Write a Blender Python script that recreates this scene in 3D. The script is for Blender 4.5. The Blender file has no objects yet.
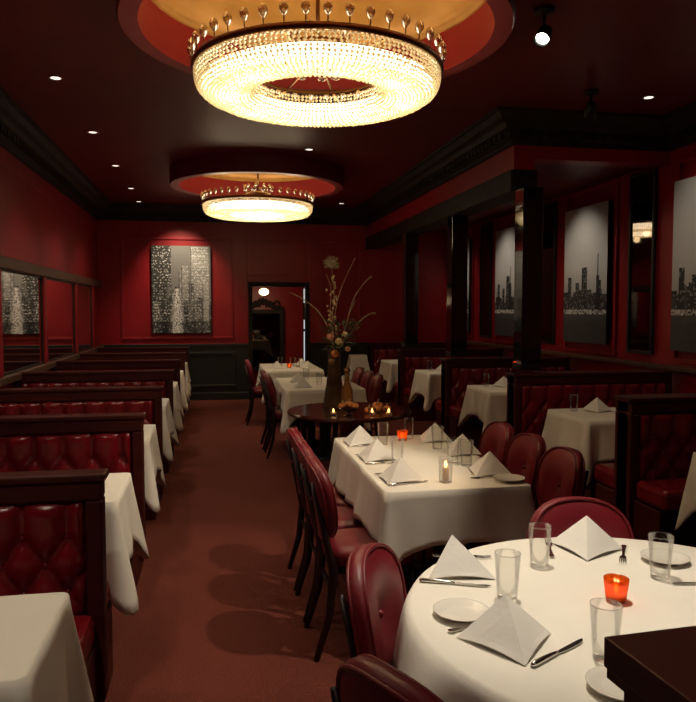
import bpy, bmesh, math, random
from mathutils import Vector, Matrix
random.seed(7)
S = bpy.context.scene
COL = S.collection
PI = math.pi
sin, cos = math.sin, math.cos

# ------------------------------------------------------------------ camera, world, exposure
EYE = 1.57
F_PX, VPX, VPY = 720.0, 214.0, 310.0
pitch = math.atan((351 - VPY) / F_PX)
yaw = math.atan((348 - VPX) / F_PX * cos(pitch))
cam_d = bpy.data.cameras.new('camera')
cam = bpy.data.objects.new('camera', cam_d)
COL.objects.link(cam)
cam.location = (0, 0, EYE)
cam.rotation_mode = 'XYZ'
cam.rotation_euler = (PI / 2 - pitch, 0, -yaw)
cam_d.sensor_fit = 'VERTICAL'
cam_d.sensor_height = 24.0
cam_d.lens = 24.0 * F_PX / 702.0
cam_d.clip_start = 0.02
S.camera = cam

world = bpy.data.worlds.new('world')
S.world = world
world.use_nodes = True
world.node_tree.nodes['Background'].inputs[0].default_value = (0.02, 0.008, 0.006, 1)
world.node_tree.nodes['Background'].inputs[1].default_value = 0.3

S.view_settings.view_transform = 'Standard'
S.view_settings.look = 'None'
S.view_settings.gamma = 1.0
S.view_settings.use_curve_mapping = False
S.view_settings.exposure = 0.0
S.cycles.max_bounces = 8
S.cycles.diffuse_bounces = 4
S.cycles.glossy_bounces = 4
S.cycles.transparent_max_bounces = 16
S.cycles.sample_clamp_indirect = 3.0
S.cycles.use_denoising = True

# main dimensions
CEIL = 3.34
LEFT, RIGHT, BACK, FRONT = -1.92, 4.3, 12.75, -1.6
HX, HY = 2.72, 6.3                     # the header over the booths: its side face and its front face
CH = [(0.60, 4.17), (0.57, 9.38)]      # chandeliers


def spot(name, loc, target, power, size_deg, blend=0.5, radius=0.04, color=(1, 0.8, 0.56)):
    d = bpy.data.lights.new(name, 'SPOT')
    d.energy = power; d.color = color; d.spot_size = math.radians(size_deg)
    d.spot_blend = blend; d.shadow_soft_size = radius
    o = bpy.data.objects.new(name, d); COL.objects.link(o)
    o.location = loc
    v = Vector(target) - Vector(loc)
    o.rotation_euler = v.to_track_quat('-Z', 'Y').to_euler()
    return o


def point(name, loc, power, radius=0.05, color=(1, 0.74, 0.42)):
    d = bpy.data.lights.new(name, 'POINT')
    d.energy = power; d.color = color; d.shadow_soft_size = radius
    o = bpy.data.objects.new(name, d); COL.objects.link(o)
    o.location = loc
    return o


# chandelier bulbs (rings of points under and above each bead ring)
for (cx, cy), pw in zip(CH, (5, 5)):
    for k in range(8):
        a = 2 * PI * k / 8
        point('chandelier_light', (cx + .5 * cos(a), cy + .5 * sin(a), 2.735), pw / 8, 0.05)
    for k in range(4):
        a = 2 * PI * k / 4 + .4
        point('chandelier_uplight', (cx + .5 * cos(a), cy + .5 * sin(a), 3.05), .2, 0.05)
# recessed downlights and other spots, two of them added fills
LEFT_DL = [(-1.17, y) for y in (2.55, 4.22, 5.92, 7.63, 9.32, 11.0)]
for (x, y) in LEFT_DL:
    spot('downlight_lamp', (x, y, CEIL - .03), (x + .1, y + .3, 0), 34, 100, 0.7, 0.04, (1, .84, .64))
spot('round_table_lamp', (0.92, 2.2, CEIL - .03), (1.0, 2.0, .75), 235, 46, 0.9, 0.035, (1, .88, .70))
spot('near_lamp', (.75, -.55, CEIL - .03), (.75, .3, .9), 40, 75, 0.8, 0.04, (1, .84, .64))  # added fill without a fixture, brightens the dark wood stand
spot('near_booth_lamp', (-.85, 1.35, CEIL - .03), (-.8, 1.85, .75), 80, 58, 0.9, 0.04, (1, .84, .64))  # added fill without a fixture, lifts the near left table and booth
spot('aisle_lamp', (1.7, 2.65, CEIL - .03), (-.02, 3.9, 0.0), 185, 38, 0.5, 0.025, (1, .84, .64))
spot('track_lamp', (1.87, 4.0, 3.17), (-.9, 5.2, .8), 30, 60, 0.8, 0.03, (1, .88, .72))
spot('picture_lamp', (-0.55, 11.95, CEIL - .03), (-0.55, 12.74, 1.9), 110, 75, 0.8, 0.05)
spot('booth_lamp', (3.1, 5.15, 3.25), (3.0, 5.15, .75), 16, 60, 0.7, 0.05)
spot('booth_lamp', (3.1, 7.05, 2.9), (3.0, 7.05, .75), 22, 60, 0.7, 0.05)
spot('booth_lamp', (3.1, 9.1, 2.9), (3.0, 9.1, .75), 22, 60, 0.7, 0.05)
spot('booth_lamp', (3.1, 11.1, 2.9), (3.0, 11.1, .75), 26, 60, 0.7, 0.05)
spot('booth_lamp', (3.1, 3.35, 3.25), (3.0, 3.35, .75), 10, 60, 0.7, 0.05)
for y in (5.6, 7.75, 9.95, 12.0):
    spot('wall_washer_lamp', (3.55, y, 2.96 if y > HY else 3.28), (4.3, y, 1.75), 21, 85, 0.9, 0.05, (1, .86, .7))


# ------------------------------------------------------------------ materials
def mat(name, col, rough=0.6, metal=0.0, spec=0.5, coat=0.0, emit=None, estr=0.0):
    m = bpy.data.materials.new(name); m.use_nodes = True
    b = m.node_tree.nodes['Principled BSDF']
    b.inputs['Base Color'].default_value = (*col, 1)
    b.inputs['Roughness'].default_value = rough
    b.inputs['Metallic'].default_value = metal
    b.inputs['Specular IOR Level'].default_value = spec
    if coat:
        b.inputs['Coat Weight'].default_value = coat
        b.inputs['Coat Roughness'].default_value = 0.12
    if emit:
        b.inputs['Emission Color'].default_value = (*emit, 1)
        b.inputs['Emission Strength'].default_value = estr
    return m


def noisy(m, scale, c1, c2, bump=0.0, bscale=None, detail=4, stretch=None):
    nt = m.node_tree; b = nt.nodes['Principled BSDF']
    tc = nt.nodes.new('ShaderNodeTexCoord')
    mp = nt.nodes.new('ShaderNodeMapping')
    if stretch: mp.inputs['Scale'].default_value = stretch
    nt.links.new(tc.outputs['Object'], mp.inputs['Vector'])
    n = nt.nodes.new('ShaderNodeTexNoise')
    n.inputs['Scale'].default_value = scale; n.inputs['Detail'].default_value = detail
    nt.links.new(mp.outputs['Vector'], n.inputs['Vector'])
    r = nt.nodes.new('ShaderNodeValToRGB')
    r.color_ramp.elements[0].position = .3; r.color_ramp.elements[0].color = (*c1, 1)
    r.color_ramp.elements[1].position = .7; r.color_ramp.elements[1].color = (*c2, 1)
    nt.links.new(n.outputs['Fac'], r.inputs['Fac'])
    nt.links.new(r.outputs['Color'], b.inputs['Base Color'])
    if bump:
        n2 = nt.nodes.new('ShaderNodeTexNoise')
        n2.inputs['Scale'].default_value = bscale or scale
        n2.inputs['Detail'].default_value = 3
        nt.links.new(mp.outputs['Vector'], n2.inputs['Vector'])
        bp = nt.nodes.new('ShaderNodeBump')
        bp.inputs['Strength'].default_value = bump; bp.inputs['Distance'].default_value = 0.01
        nt.links.new(n2.outputs['Fac'], bp.inputs['Height'])
        nt.links.new(bp.outputs['Normal'], b.inputs['Normal'])
    return m


M = {}
M['red_wall'] = noisy(mat('red_wall_paint', (.3, .01, .01), .42), 3, (.27, .006, .012), (.32, .008, .015), .05, 40)
M['ceiling'] = noisy(mat('ceiling_paint', (.13, .012, .012), .46, 0, .35), 2, (.125, .009, .010), (.15, .012, .013), .05, 60)
M['coffer_red'] = mat('coffer_red_paint', (.2, .005, .006), .5)
M['lip'] = mat('coffer_lip_paint', (.2, .03, .03), .4)
M['gold'] = noisy(mat('gold_leaf', (.42, .2, .04), .45, .3), 5, (.34, .155, .026), (.44, .21, .04))
M['black_trim'] = noisy(mat('dark_carved_trim', (.022, .015, .011), .6, 0, .25), 14, (.012, .008, .006), (.03, .021, .014), .4, 30)
M['dado'] = mat('black_green_panel', (.016, .017, .013), .4)
M['brown_trim'] = noisy(mat('brown_trim_wood', (.08, .04, .025), .4), 6, (.07, .035, .022), (.11, .06, .035), 0, None, 4, (1, .1, 6))
M['booth_wood'] = noisy(mat('mahogany', (.05, .008, .006), .5, 0, .22), 5, (.04, .005, .004), (.07, .010, .007), 0, None, 5, (.4, 4, 4))
M['dark_wood'] = noisy(mat('dark_table_wood', (.06, .015, .01), .22, 0, .5, .5), 5, (.045, .011, .008), (.08, .02, .012), 0, None, 5, (5, .5, 5))
M['podium'] = noisy(mat('podium_wood', (.1, .02, .014), .45), 4, (.085, .014, .010), (.125, .024, .016), 0, None, 5, (5, .4, 5))
M['vinyl'] = noisy(mat('red_vinyl', (.2, .008, .012), .22), 8, (.15, .004, .010), (.19, .006, .013), .08, 220)
M['chair_vinyl'] = noisy(mat('chair_vinyl', (.26, .012, .016), .44), 8, (.14, .0045, .011), (.175, .006, .014), .08, 220)
M['chair_leg'] = mat('ebonised_wood', (.018, .007, .006), .35)
M['carpet'] = noisy(mat('carpet', (.2, .05, .03), .95, 0, .1), 130, (.105, .027, .02), (.18, .048, .033), .5, 260)
M['linen'] = noisy(mat('white_linen', (.78, .74, .66), .9, 0, .15), 3, (.76, .72, .64), (.82, .78, .70), .15, 420)
M['napkin'] = noisy(mat('napkin_linen', (.8, .77, .72), .85, 0, .15), 4, (.78, .75, .7), (.84, .81, .76), .12, 300)
M['china'] = mat('white_china', (.75, .71, .64), .18)
M['steel'] = mat('steel', (.6, .57, .53), .2, 1)
M['black_metal'] = mat('black_metal', (.012, .011, .011), .4, .3)
M['brass'] = mat('dark_brass', (.25, .13, .05), .32, 1)
M['mirror'] = mat('mirror_glass', (.8, .76, .73), .02, 1)
M['dark_mirror'] = mat('dark_mirror_glass', (.13, .115, .105), .03, 1)
M['pillar'] = mat('black_glass', (.012, .010, .010), .05, 0, .9)
M['vase'] = noisy(mat('vase_glaze', (.05, .025, .012), .25), 6, (.03, .014, .008), (.09, .045, .02))
M['amber'] = mat('amber_ceramic', (.16, .07, .02), .22)
M['orange'] = noisy(mat('gourd_skin', (.5, .16, .03), .45), 7, (.42, .11, .02), (.6, .24, .06))
M['leaf'] = noisy(mat('dark_leaf', (.04, .07, .02), .5), 9, (.025, .045, .015), (.07, .10, .03))
M['dry'] = noisy(mat('dried_stem', (.22, .15, .08), .7), 9, (.25, .17, .10), (.46, .36, .23))
M['berry'] = mat('pale_berries', (.55, .42, .2), .4)
M['bloom'] = mat('pink_bloom', (.55, .25, .16), .6)
M['lamp_on'] = mat('lit_lamp', (1, .9, .8), .4, emit=(1, .9, .76), estr=14)
M['dl_on'] = mat('lit_downlight', (1, .9, .8), .4, emit=(1, .86, .74), estr=1.5)
M['globe_on'] = mat('lit_globe', (1, .9, .8), .4, emit=(1, .72, .4), estr=5)
M['lobby_glow'] = mat('lit_pane', (.8, .8, .8), .3, emit=(.75, .82, .86), estr=.8)  # emission stands in for highlights on the lobby glass
M['flame'] = mat('flame', (1, .7, .3), .4, emit=(1, .55, .16), estr=9)
M['wax'] = mat('candle_wax', (.75, .42, .2), .5)
M['tube_on'] = mat('lit_ring', (1, .9, .8), .4, emit=(1, .85, .60), estr=8)


def glass_mat(name, tint=(1, 1, 1), edge=.75, gloss=.12, emit=None, estr=0):
    m = bpy.data.materials.new(name); m.use_nodes = True
    nt = m.node_tree; nt.nodes.clear()
    out = nt.nodes.new('ShaderNodeOutputMaterial')
    lw = nt.nodes.new('ShaderNodeLayerWeight'); lw.inputs['Blend'].default_value = .25
    tr = nt.nodes.new('ShaderNodeBsdfTransparent'); tr.inputs['Color'].default_value = (*tint, 1)
    gl = nt.nodes.new('ShaderNodeBsdfGlossy'); gl.inputs['Roughness'].default_value = .04
    gl.inputs['Color'].default_value = (.85, .85, .85, 1)
    mr = nt.nodes.new('ShaderNodeMapRange')
    mr.inputs['To Min'].default_value = gloss; mr.inputs['To Max'].default_value = edge
    mx = nt.nodes.new('ShaderNodeMixShader')
    nt.links.new(lw.outputs['Fresnel'], mr.inputs['Value'])
    nt.links.new(mr.outputs['Result'], mx.inputs['Fac'])
    nt.links.new(tr.outputs[0], mx.inputs[1]); nt.links.new(gl.outputs[0], mx.inputs[2])
    last = mx
    if emit:
        em = nt.nodes.new('ShaderNodeEmission'); em.inputs['Color'].default_value = (*emit, 1)
        em.inputs['Strength'].default_value = estr
        ad = nt.nodes.new('ShaderNodeAddShader')
        nt.links.new(mx.outputs[0], ad.inputs[0]); nt.links.new(em.outputs[0], ad.inputs[1])
        last = ad
    nt.links.new(last.outputs[0], out.inputs['Surface'])
    return m


M['glass'] = glass_mat('clear_glass', (.965, .965, .96), .5, .0)
M['crystal'] = glass_mat('crystal', (.8, .66, .45), .9, .35)


def translucent(name, col, tcol, gloss=.1, estr=0.0):
    m = bpy.data.materials.new(name); m.use_nodes = True
    nt = m.node_tree; nt.nodes.clear()
    out = nt.nodes.new('ShaderNodeOutputMaterial')
    d = nt.nodes.new('ShaderNodeBsdfDiffuse'); d.inputs[0].default_value = (*col, 1)
    t = nt.nodes.new('ShaderNodeBsdfTranslucent'); t.inputs[0].default_value = (*tcol, 1)
    g = nt.nodes.new('ShaderNodeBsdfGlossy'); g.inputs['Roughness'].default_value = .12
    m1 = nt.nodes.new('ShaderNodeMixShader'); m1.inputs[0].default_value = .6
    m2 = nt.nodes.new('ShaderNodeMixShader'); m2.inputs[0].default_value = gloss
    nt.links.new(d.outputs[0], m1.inputs[1]); nt.links.new(t.outputs[0], m1.inputs[2])
    nt.links.new(m1.outputs[0], m2.inputs[1]); nt.links.new(g.outputs[0], m2.inputs[2])
    nt.links.new(m2.outputs[0], out.inputs['Surface'])
    return m


M['bead'] = translucent('crystal_bead', (.85, .74, .52), (1, .95, .80), .12)
def see_through_mix(m, tint, fac):
    nt = m.node_tree; out = nt.nodes['Material Output']
    src = out.inputs['Surface'].links[0].from_socket
    tr = nt.nodes.new('ShaderNodeBsdfTransparent'); tr.inputs[0].default_value = (*tint, 1)
    mx = nt.nodes.new('ShaderNodeMixShader'); mx.inputs[0].default_value = fac
    nt.links.new(src, mx.inputs[1]); nt.links.new(tr.outputs[0], mx.inputs[2])
    nt.links.new(mx.outputs[0], out.inputs['Surface'])
    return m


M['orange_glass'] = translucent('orange_glass', (.45, .09, .015), (.7, .25, .04), .10)
see_through_mix(M['orange_glass'], (1, .36, .07), .42)


# ------------------------------------------------------------------ mesh building
class MB:
    def __init__(s): s.v = []; s.f = []

    def add(s, vs, fs, mtx=None):
        b = len(s.v)
        if mtx is not None: vs = [tuple(mtx @ Vector(p)) for p in vs]
        s.v += [tuple(p) for p in vs]; s.f += [tuple(i + b for i in f) for f in fs]
        return s

    def box(s, x0, x1, y0, y1, z0, z1, mtx=None):
        vs = [(x, y, z) for z in (z0, z1) for y in (y0, y1) for x in (x0, x1)]
        return s.add(vs, [(0, 2, 3, 1), (4, 5, 7, 6), (0, 1, 5, 4), (2, 6, 7, 3), (0, 4, 6, 2), (1, 3, 7, 5)], mtx)

    def lathe(s, prof, n=24, mtx=None, close=False):
        vs = []; fs = []
        for r, z in prof:
            for k in range(n):
                a = 2 * PI * k / n
                vs.append((r * cos(a), r * sin(a), z))
        m = len(prof)
        for i in range(m if close else m - 1):
            j = (i + 1) % m
            for k in range(n):
                k2 = (k + 1) % n
                fs.append((i * n + k, i * n + k2, j * n + k2, j * n + k))
        return s.add(vs, fs, mtx)

    def tube(s, pts, radii, n=8, caps=True):
        pts = [Vector(p) for p in pts]
        if not isinstance(radii, (list, tuple)): radii = [radii] * len(pts)
        vs = []; fs = []
        up = None
        for i, p in enumerate(pts):
            t = (pts[min(i + 1, len(pts) - 1)] - pts[max(i - 1, 0)]).normalized()
            if up is None:
                up = t.orthogonal().normalized()
            else:
                up = (up - t * up.dot(t))
                up = up.normalized() if up.length > 1e-6 else t.orthogonal().normalized()
            w = t.cross(up)
            for k in range(n):
                a = 2 * PI * k / n
                vs.append(tuple(p + (up * cos(a) + w * sin(a)) * radii[i]))
        for i in range(len(pts) - 1):
            for k in range(n):
                k2 = (k + 1) % n
                fs.append((i * n + k, i * n + k2, (i + 1) * n + k2, (i + 1) * n + k))
        if caps:
            fs.append(tuple(range(n - 1, -1, -1)))
            fs.append(tuple((len(pts) - 1) * n + k for k in range(n)))
        return s.add(vs, fs)

    def ball(s, c, r, n=12, m=8, sc=(1, 1, 1)):
        prof = [(max(1e-4, r * sin(PI * i / m)), -r * cos(PI * i / m)) for i in range(m + 1)]
        return s.lathe(prof, n, Matrix.Translation(c) @ Matrix.Diagonal((*sc, 1)))

    def octa(s, c, r):
        x, y, z = c
        s.add([(x + r, y, z), (x - r, y, z), (x, y + r, z), (x, y - r, z), (x, y, z + r), (x, y, z - r)],
              [(0, 2, 4), (2, 1, 4), (1, 3, 4), (3, 0, 4), (2, 0, 5), (1, 2, 5), (3, 1, 5), (0, 3, 5)])
        return s

    def prism(s, poly, z0, z1, mtx=None):
        n = len(poly)
        vs = [(x, y, z0) for x, y in poly] + [(x, y, z1) for x, y in poly]
        fs = [tuple(range(n - 1, -1, -1)), tuple(range(n, 2 * n))]
        fs += [(k, (k + 1) % n, n + (k + 1) % n, n + k) for k in range(n)]
        return s.add(vs, fs, mtx)

    def build(s, name, m, parent=None, smooth=False, bevel=0, solid=0, sub=0, angle=None):
        me = bpy.data.meshes.new(name)
        me.from_pydata(s.v, [], s.f); me.update()
        bm = bmesh.new(); bm.from_mesh(me)
        bmesh.ops.recalc_face_normals(bm, faces=bm.faces[:])
        bm.to_mesh(me); bm.free()
        if smooth:
            for p in me.polygons: p.use_smooth = True
        me.materials.append(m)
        o = bpy.data.objects.new(name, me); COL.objects.link(o)
        if parent is not None: o.parent = parent
        if bevel:
            b = o.modifiers.new('bevel', 'BEVEL'); b.width = bevel; b.segments = 2; b.limit_method = 'ANGLE'
            b.angle_limit = .6
        if solid:
            b = o.modifiers.new('solid', 'SOLIDIFY'); b.thickness = solid; b.offset = 0
        if sub:
            b = o.modifiers.new('sub', 'SUBSURF'); b.levels = sub; b.render_levels = sub
        return o


def tag(o, label, cat, group=None, kind=None):
    if label: o['label'] = label
    if cat: o['category'] = cat
    if group: o['group'] = group
    if kind: o['kind'] = kind
    return o


def thing(name, loc, label, cat, group=None, rz=0.0):
    o = bpy.data.objects.new(name, None); COL.objects.link(o)
    o.empty_display_size = .05
    o.location = loc; o.rotation_euler = (0, 0, rz)
    return tag(o, label, cat, group)


def struct(o):
    o['kind'] = 'structure'
    return o


def dup(root, loc, rz=0.0, label=None, group=None, scale=None):
    def rec(o, par):
        c = o.copy(); COL.objects.link(c)
        c.parent = par
        for ch in o.children: rec(ch, c)
        return c
    r = rec(root, None)
    r.location = loc; r.rotation_euler = (0, 0, rz)
    if label: r['label'] = label
    if group: r['group'] = group
    if scale: r.scale = scale
    return r


def place(cache, key, maker, loc, rz, label, group=None):
    """the first of a kind is built, the rest are copies"""
    if key not in cache:
        o = maker(); cache[key] = o
        o.location = loc; o.rotation_euler = (0, 0, rz)
        o['label'] = label
        if group: o['group'] = group
        return o
    return dup(cache[key], loc, rz, label, group)


CACHE = {}

# ------------------------------------------------------------------ room shell
struct(MB().box(LEFT - .1, RIGHT + .1, FRONT - .1, BACK + 2.6, -.1, 0).build('floor', M['carpet']))
# ceiling with two round openings
cm = MB()
R_IN, R_OUT, HS = .99, 1.10, 1.25
xs = [LEFT - .1, CH[0][0] - HS, CH[0][0] + HS, RIGHT + .1]
ycuts = [FRONT - .1]
for cx, cy in CH: ycuts += [cy - HS, cy + HS]
ycuts.append(BACK + .1)
for i in range(len(ycuts) - 1):
    for j in range(3):
        if j == 1 and i in (1, 3): continue
        x0, x1, y0, y1 = xs[j], xs[j + 1], ycuts[i], ycuts[i + 1]
        cm.add([(x0, y0, CEIL), (x1, y0, CEIL), (x1, y1, CEIL), (x0, y1, CEIL)], [(0, 3, 2, 1)])
for i, (cx, cy) in enumerate(CH):
    n = 64; vs = []; fs = []
    x0, x1, y0, y1 = xs[1], xs[2], cy - HS, cy + HS
    for k in range(n):
        a = 2 * PI * k / n
        vs.append((cx + R_IN * cos(a), cy + R_IN * sin(a), CEIL))
        c, s_ = cos(a), sin(a); q = max(abs(c), abs(s_))
        px = xs[1] + HS + HS * c / q; py = cy + HS * s_ / q
        vs.append((px, py, CEIL))
    for k in range(n):
        k2 = (k + 1) % n
        fs.append((2 * k, 2 * k + 1, 2 * k2 + 1, 2 * k2))
    cm.add(vs, fs)
struct(cm.build('ceiling', M['ceiling']))
# dropped coffer drums: outer drum + lip + red inner wall + gold dome
ti = 0
for (cx, cy) in CH:
    T = Matrix.Translation((cx, cy, 0))
    zb = 3.13
    struct(MB().lathe([(R_OUT, CEIL), (R_OUT, zb + .02), (R_OUT - .01, zb)], 72, T).build('trim_%d' % (ti + 1), M['ceiling'], smooth=True))
    struct(MB().lathe([(R_OUT - .01, zb), (R_IN, zb)], 72, T).build('trim_%d' % (ti + 2), M['lip']))
    struct(MB().lathe([(R_IN, zb), (R_IN, zb + .005), (R_IN, 3.38)], 72, T).build('trim_%d' % (ti + 3), M['coffer_red'], smooth=True))
    dome = MB().lathe([(R_IN, 3.38), (R_IN - .025, 3.38), (R_IN - .025, 3.40)] + [(.95 * cos(t), 3.40 + .26 * sin(t)) for t in [PI / 2 * k / 10 for k in range(0, 10)]] + [(.001, 3.66)], 72, T)
    struct(dome.build('trim_%d' % (ti + 4), M['gold'], smooth=True))
    ti += 4


def slab(name, x0, x1, y0, y1, z0, z1, m, bevel=0):
    return struct(MB().box(x0, x1, y0, y1, z0, z1).build(name, m, bevel=bevel))


# back wall with doorway x .64..1.62, z 0..2.0
DX0, DX1, DZ = .66, 1.60, 1.98
bw = MB()
bw.box(LEFT - .1, DX0, BACK, BACK + .12, 0, CEIL)
bw.box(DX1, RIGHT + .1, BACK, BACK + .12, 0, CEIL)
bw.box(DX0, DX1, BACK, BACK + .12, DZ, CEIL)
struct(bw.build('wall_back', M['red_wall']))
slab('wall_left', LEFT - .12, LEFT, FRONT - .1, BACK, 0, CEIL, M['red_wall'])
slab('wall_right', RIGHT, RIGHT + .12, FRONT - .1, BACK, 0, CEIL, M['red_wall'])
slab('wall_front', LEFT - .1, RIGHT + .1, FRONT - .12, FRONT, 0, CEIL, M['red_wall'])
# header over the booths and the lower ceiling behind it
hd = MB()
hd.box(HX, HX + .2, HY, BACK, 2.86, CEIL)
hd.box(HX + .2, RIGHT, HY, HY + .2, 2.96, CEIL)
struct(hd.build('wall_header', M['red_wall']))
slab('ceiling_alcove', HX + .2, RIGHT, HY + .2, BACK, 3.0, 3.05, M['ceiling'])


def cornice_profile():
    # (out from wall, down from ceiling): crown of stepped mouldings
    return [(0, -.26), (.03, -.26), (.03, -.225), (.06, -.21), (.06, -.15), (.11, -.14), (.13, -.10), (.17, -.075), (.20, -.03), (.22, -.025), (.22, 0)]


def cornice(name, path, side, d=1.0, dentil=True):
    """sweep along an open xy path; side = +1 mouldings lie left of the direction of travel"""
    prof = [(o * d, z) for o, z in cornice_profile()]
    P = [Vector((x, y)) for x, y in path]
    mb = MB(); n = len(prof); vs = []
    for i, p in enumerate(P):
        d0 = (P[i] - P[i - 1]).normalized() if i > 0 else (P[1] - P[0]).normalized()
        d1 = (P[i + 1] - P[i]).normalized() if i < len(P) - 1 else d0
        n0 = Vector((-d0.y, d0.x)) * side; n1 = Vector((-d1.y, d1.x)) * side
        m = (n0 + n1).normalized(); m = m / max(.2, m.dot(n0))
        for o, z in prof:
            q = p + m * o
            vs.append((q.x, q.y, CEIL + z))
    fs = []
    for i in range(len(P) - 1):
        for k in range(n - 1):
            fs.append((i * n + k, (i + 1) * n + k, (i + 1) * n + k + 1, i * n + k + 1))
    mb.add(vs, fs)
    if dentil:
        for i in range(len(P) - 1):
            a, b = P[i], P[i + 1]; t = (b - a); L = t.length; t = t / L
            nn = Vector((-t.y, t.x)) * side
            ang = math.atan2(t.y, t.x)
            k = 0.05
            while k < L - .05:
                c = a + t * k + nn * (.075 * d)
                mtx = Matrix.Translation((c.x, c.y, CEIL - .175)) @ Matrix.Rotation(ang, 4, 'Z')
                mb.box(-.03, .03, -.02, .02, -.028, .028, mtx)
                k += .105
    return struct(mb.build(name, M['black_trim']))


cornice('trim_9', [(LEFT, FRONT), (LEFT, BACK), (HX, BACK), (HX, HY), (RIGHT, HY), (RIGHT, FRONT)], -1, 1.25)
# lower trim running along the header above the pillars
slab('trim_10', HX - .03, HX + .23, HY - .0, BACK, 2.66, 2.86, M['black_trim'], .01)
# rails of the left wall: lower ledge, mirror head rail, thin picture rail
slab('trim_11', LEFT, LEFT + .09, 1.0, BACK, .90, .965, M['brown_trim'], .008)
slab('trim_12', LEFT, LEFT + .06, 1.0, BACK, 1.945, 2.06, M['brown_trim'], .01)
slab('trim_13', LEFT, LEFT + .02, 1.0, BACK, 2.90, 2.925, M['red_wall'])


def frame_xz(mb, x0, x1, z0, z1, y, w=.05, d=.022):
    """raised moulding frame on a wall that faces -y"""
    mb.box(x0, x1, y - d, y, z0, z0 + w); mb.box(x0, x1, y - d, y, z1 - w, z1)
    mb.box(x0, x0 + w, y - d, y, z0 + w, z1 - w); mb.box(x1 - w, x1, y - d, y, z0 + w, z1 - w)


def frame_yz(mb, y0, y1, z0, z1, x, w=.05, d=.022):
    mb.box(x - d, x, y0, y1, z0, z0 + w); mb.box(x - d, x, y0, y1, z1 - w, z1)
    mb.box(x - d, x, y0, y0 + w, z0 + w, z1 - w); mb.box(x - d, x, y1 - w, y1, z0 + w, z1 - w)


fm = MB()
frame_xz(fm, -1.55, .33, 1.06, 2.82, BACK)
frame_xz(fm, .56, 1.66, 2.15, 2.82, BACK)
frame_xz(fm, 1.86, 2.62, 1.06, 2.82, BACK)
struct(fm.build('trim_14', M['red_wall'], bevel=.008))
slab('trim_15', LEFT, DX0 - .07, BACK - .03, BACK, .93, .985, M['dado'], .008)
slab('trim_16', DX1 + .07, RIGHT, BACK - .03, BACK, .93, .985, M['dado'], .008)
dm = MB()
dm.box(LEFT, DX0 - .07, BACK - .012, BACK, 0, .93)
frame_xz(dm, -.9, .36, .22, .84, BACK - .012, .05, .02)
struct(dm.build('trim_17', M['dado'], bevel=.006))
dm = MB()
dm.box(DX1 + .07, RIGHT, BACK - .012, BACK, 0, .93)
frame_xz(dm, DX1 + .2, 2.55, .22, .84, BACK - .012, .05, .02)
struct(dm.build('trim_18', M['dado'], bevel=.006))
slab('baseboard_back', LEFT, DX0 - .07, BACK - .035, BACK - .012, 0, .13, M['dado'], .006)
slab('baseboard_left', LEFT, LEFT + .02, FRONT, BACK, 0, .13, M['dado'])
slab('baseboard_right', RIGHT - .02, RIGHT, FRONT, BACK, 0, .13, M['dado'])
# door casing
dc = MB()
dc.box(DX0 - .07, DX0, BACK - .05, BACK + .12, 0, DZ + .08)
dc.box(DX1, DX1 + .07, BACK - .05, BACK + .12, 0, DZ + .08)
dc.box(DX0, DX1, BACK - .05, BACK + .12, DZ, DZ + .08)
struct(dc.build('door_1', M['black_trim'], bevel=.008))
# lobby seen through the doorway
LB = BACK + 2.4
slab('wall_lobby_back', -.2, 3.0, LB, LB + .1, 0, 2.7, M['red_wall'])
slab('wall_lobby_left', -.2, -.1, BACK + .12, LB, 0, 2.7, M['red_wall'])
slab('wall_lobby_right', 2.2, 2.3, BACK + .12, LB, 0, 2.7, M['red_wall'])
slab('ceiling_lobby', -.2, 3.0, BACK + .12, LB, 2.6, 2.7, M['ceiling'])
w1 = struct(MB().box(1.845, 1.92, LB - .02, LB, .35, 2.12).build('window_1', M['black_trim']))
w1b = MB()
for za, zb in ((.45, 1.12), (1.17, 1.36), (1.72, 2.02)): w1b.box(1.862, 1.902, LB - .026, LB - .02, za, zb)  # glowing strips imitate bright vertical highlights on the glass
struct(w1b.build('pane', M['lobby_glow'], w1))

# right wall panelling: wooden ledge, red rails, mirrors in red frames
slab('trim_19', RIGHT - .10, RIGHT, 1.0, BACK, 1.0, 1.045, M['brown_trim'], .008)
pm = MB()
for y0, y1 in ((5.0, 6.15), (7.15, 8.32), (9.38, 10.55), (11.55, 12.68)):
    frame_yz(pm, y0, y1, 1.07, 2.98, RIGHT, .05, .03)
struct(pm.build('trim_20', M['red_wall'], bevel=.008))
for k, (y0, y1) in enumerate(((6.40, 6.86), (8.58, 9.04), (10.74, 11.2))):
    t = thing('wall_mirror', (RIGHT, (y0 + y1) / 2, 1.13),
              ['tall narrow dark mirror on the right wall nearest the camera, reflecting a chandelier',
               'tall narrow dark mirror on the right wall beside the nearest black pillar',
               'tall narrow dark mirror farthest along the right wall, between two skyline prints'][k], 'mirror', 'tall mirrors on the right wall')
    if k == 0: t.location.x = RIGHT - .045; t.rotation_euler = (0, 0, .18)
    h = (y1 - y0) / 2 if k else .175
    MB().box(-.018, 0, -h + .03, h - .03, .03, 1.79).build('mirror_glass', M['dark_mirror'], t)
    fr = MB(); frame_yz(fr, -h, h, 0, 1.82, 0, .03, .035)
    fr.build('mirror_frame', M['dado'], t, bevel=.005)

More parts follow.
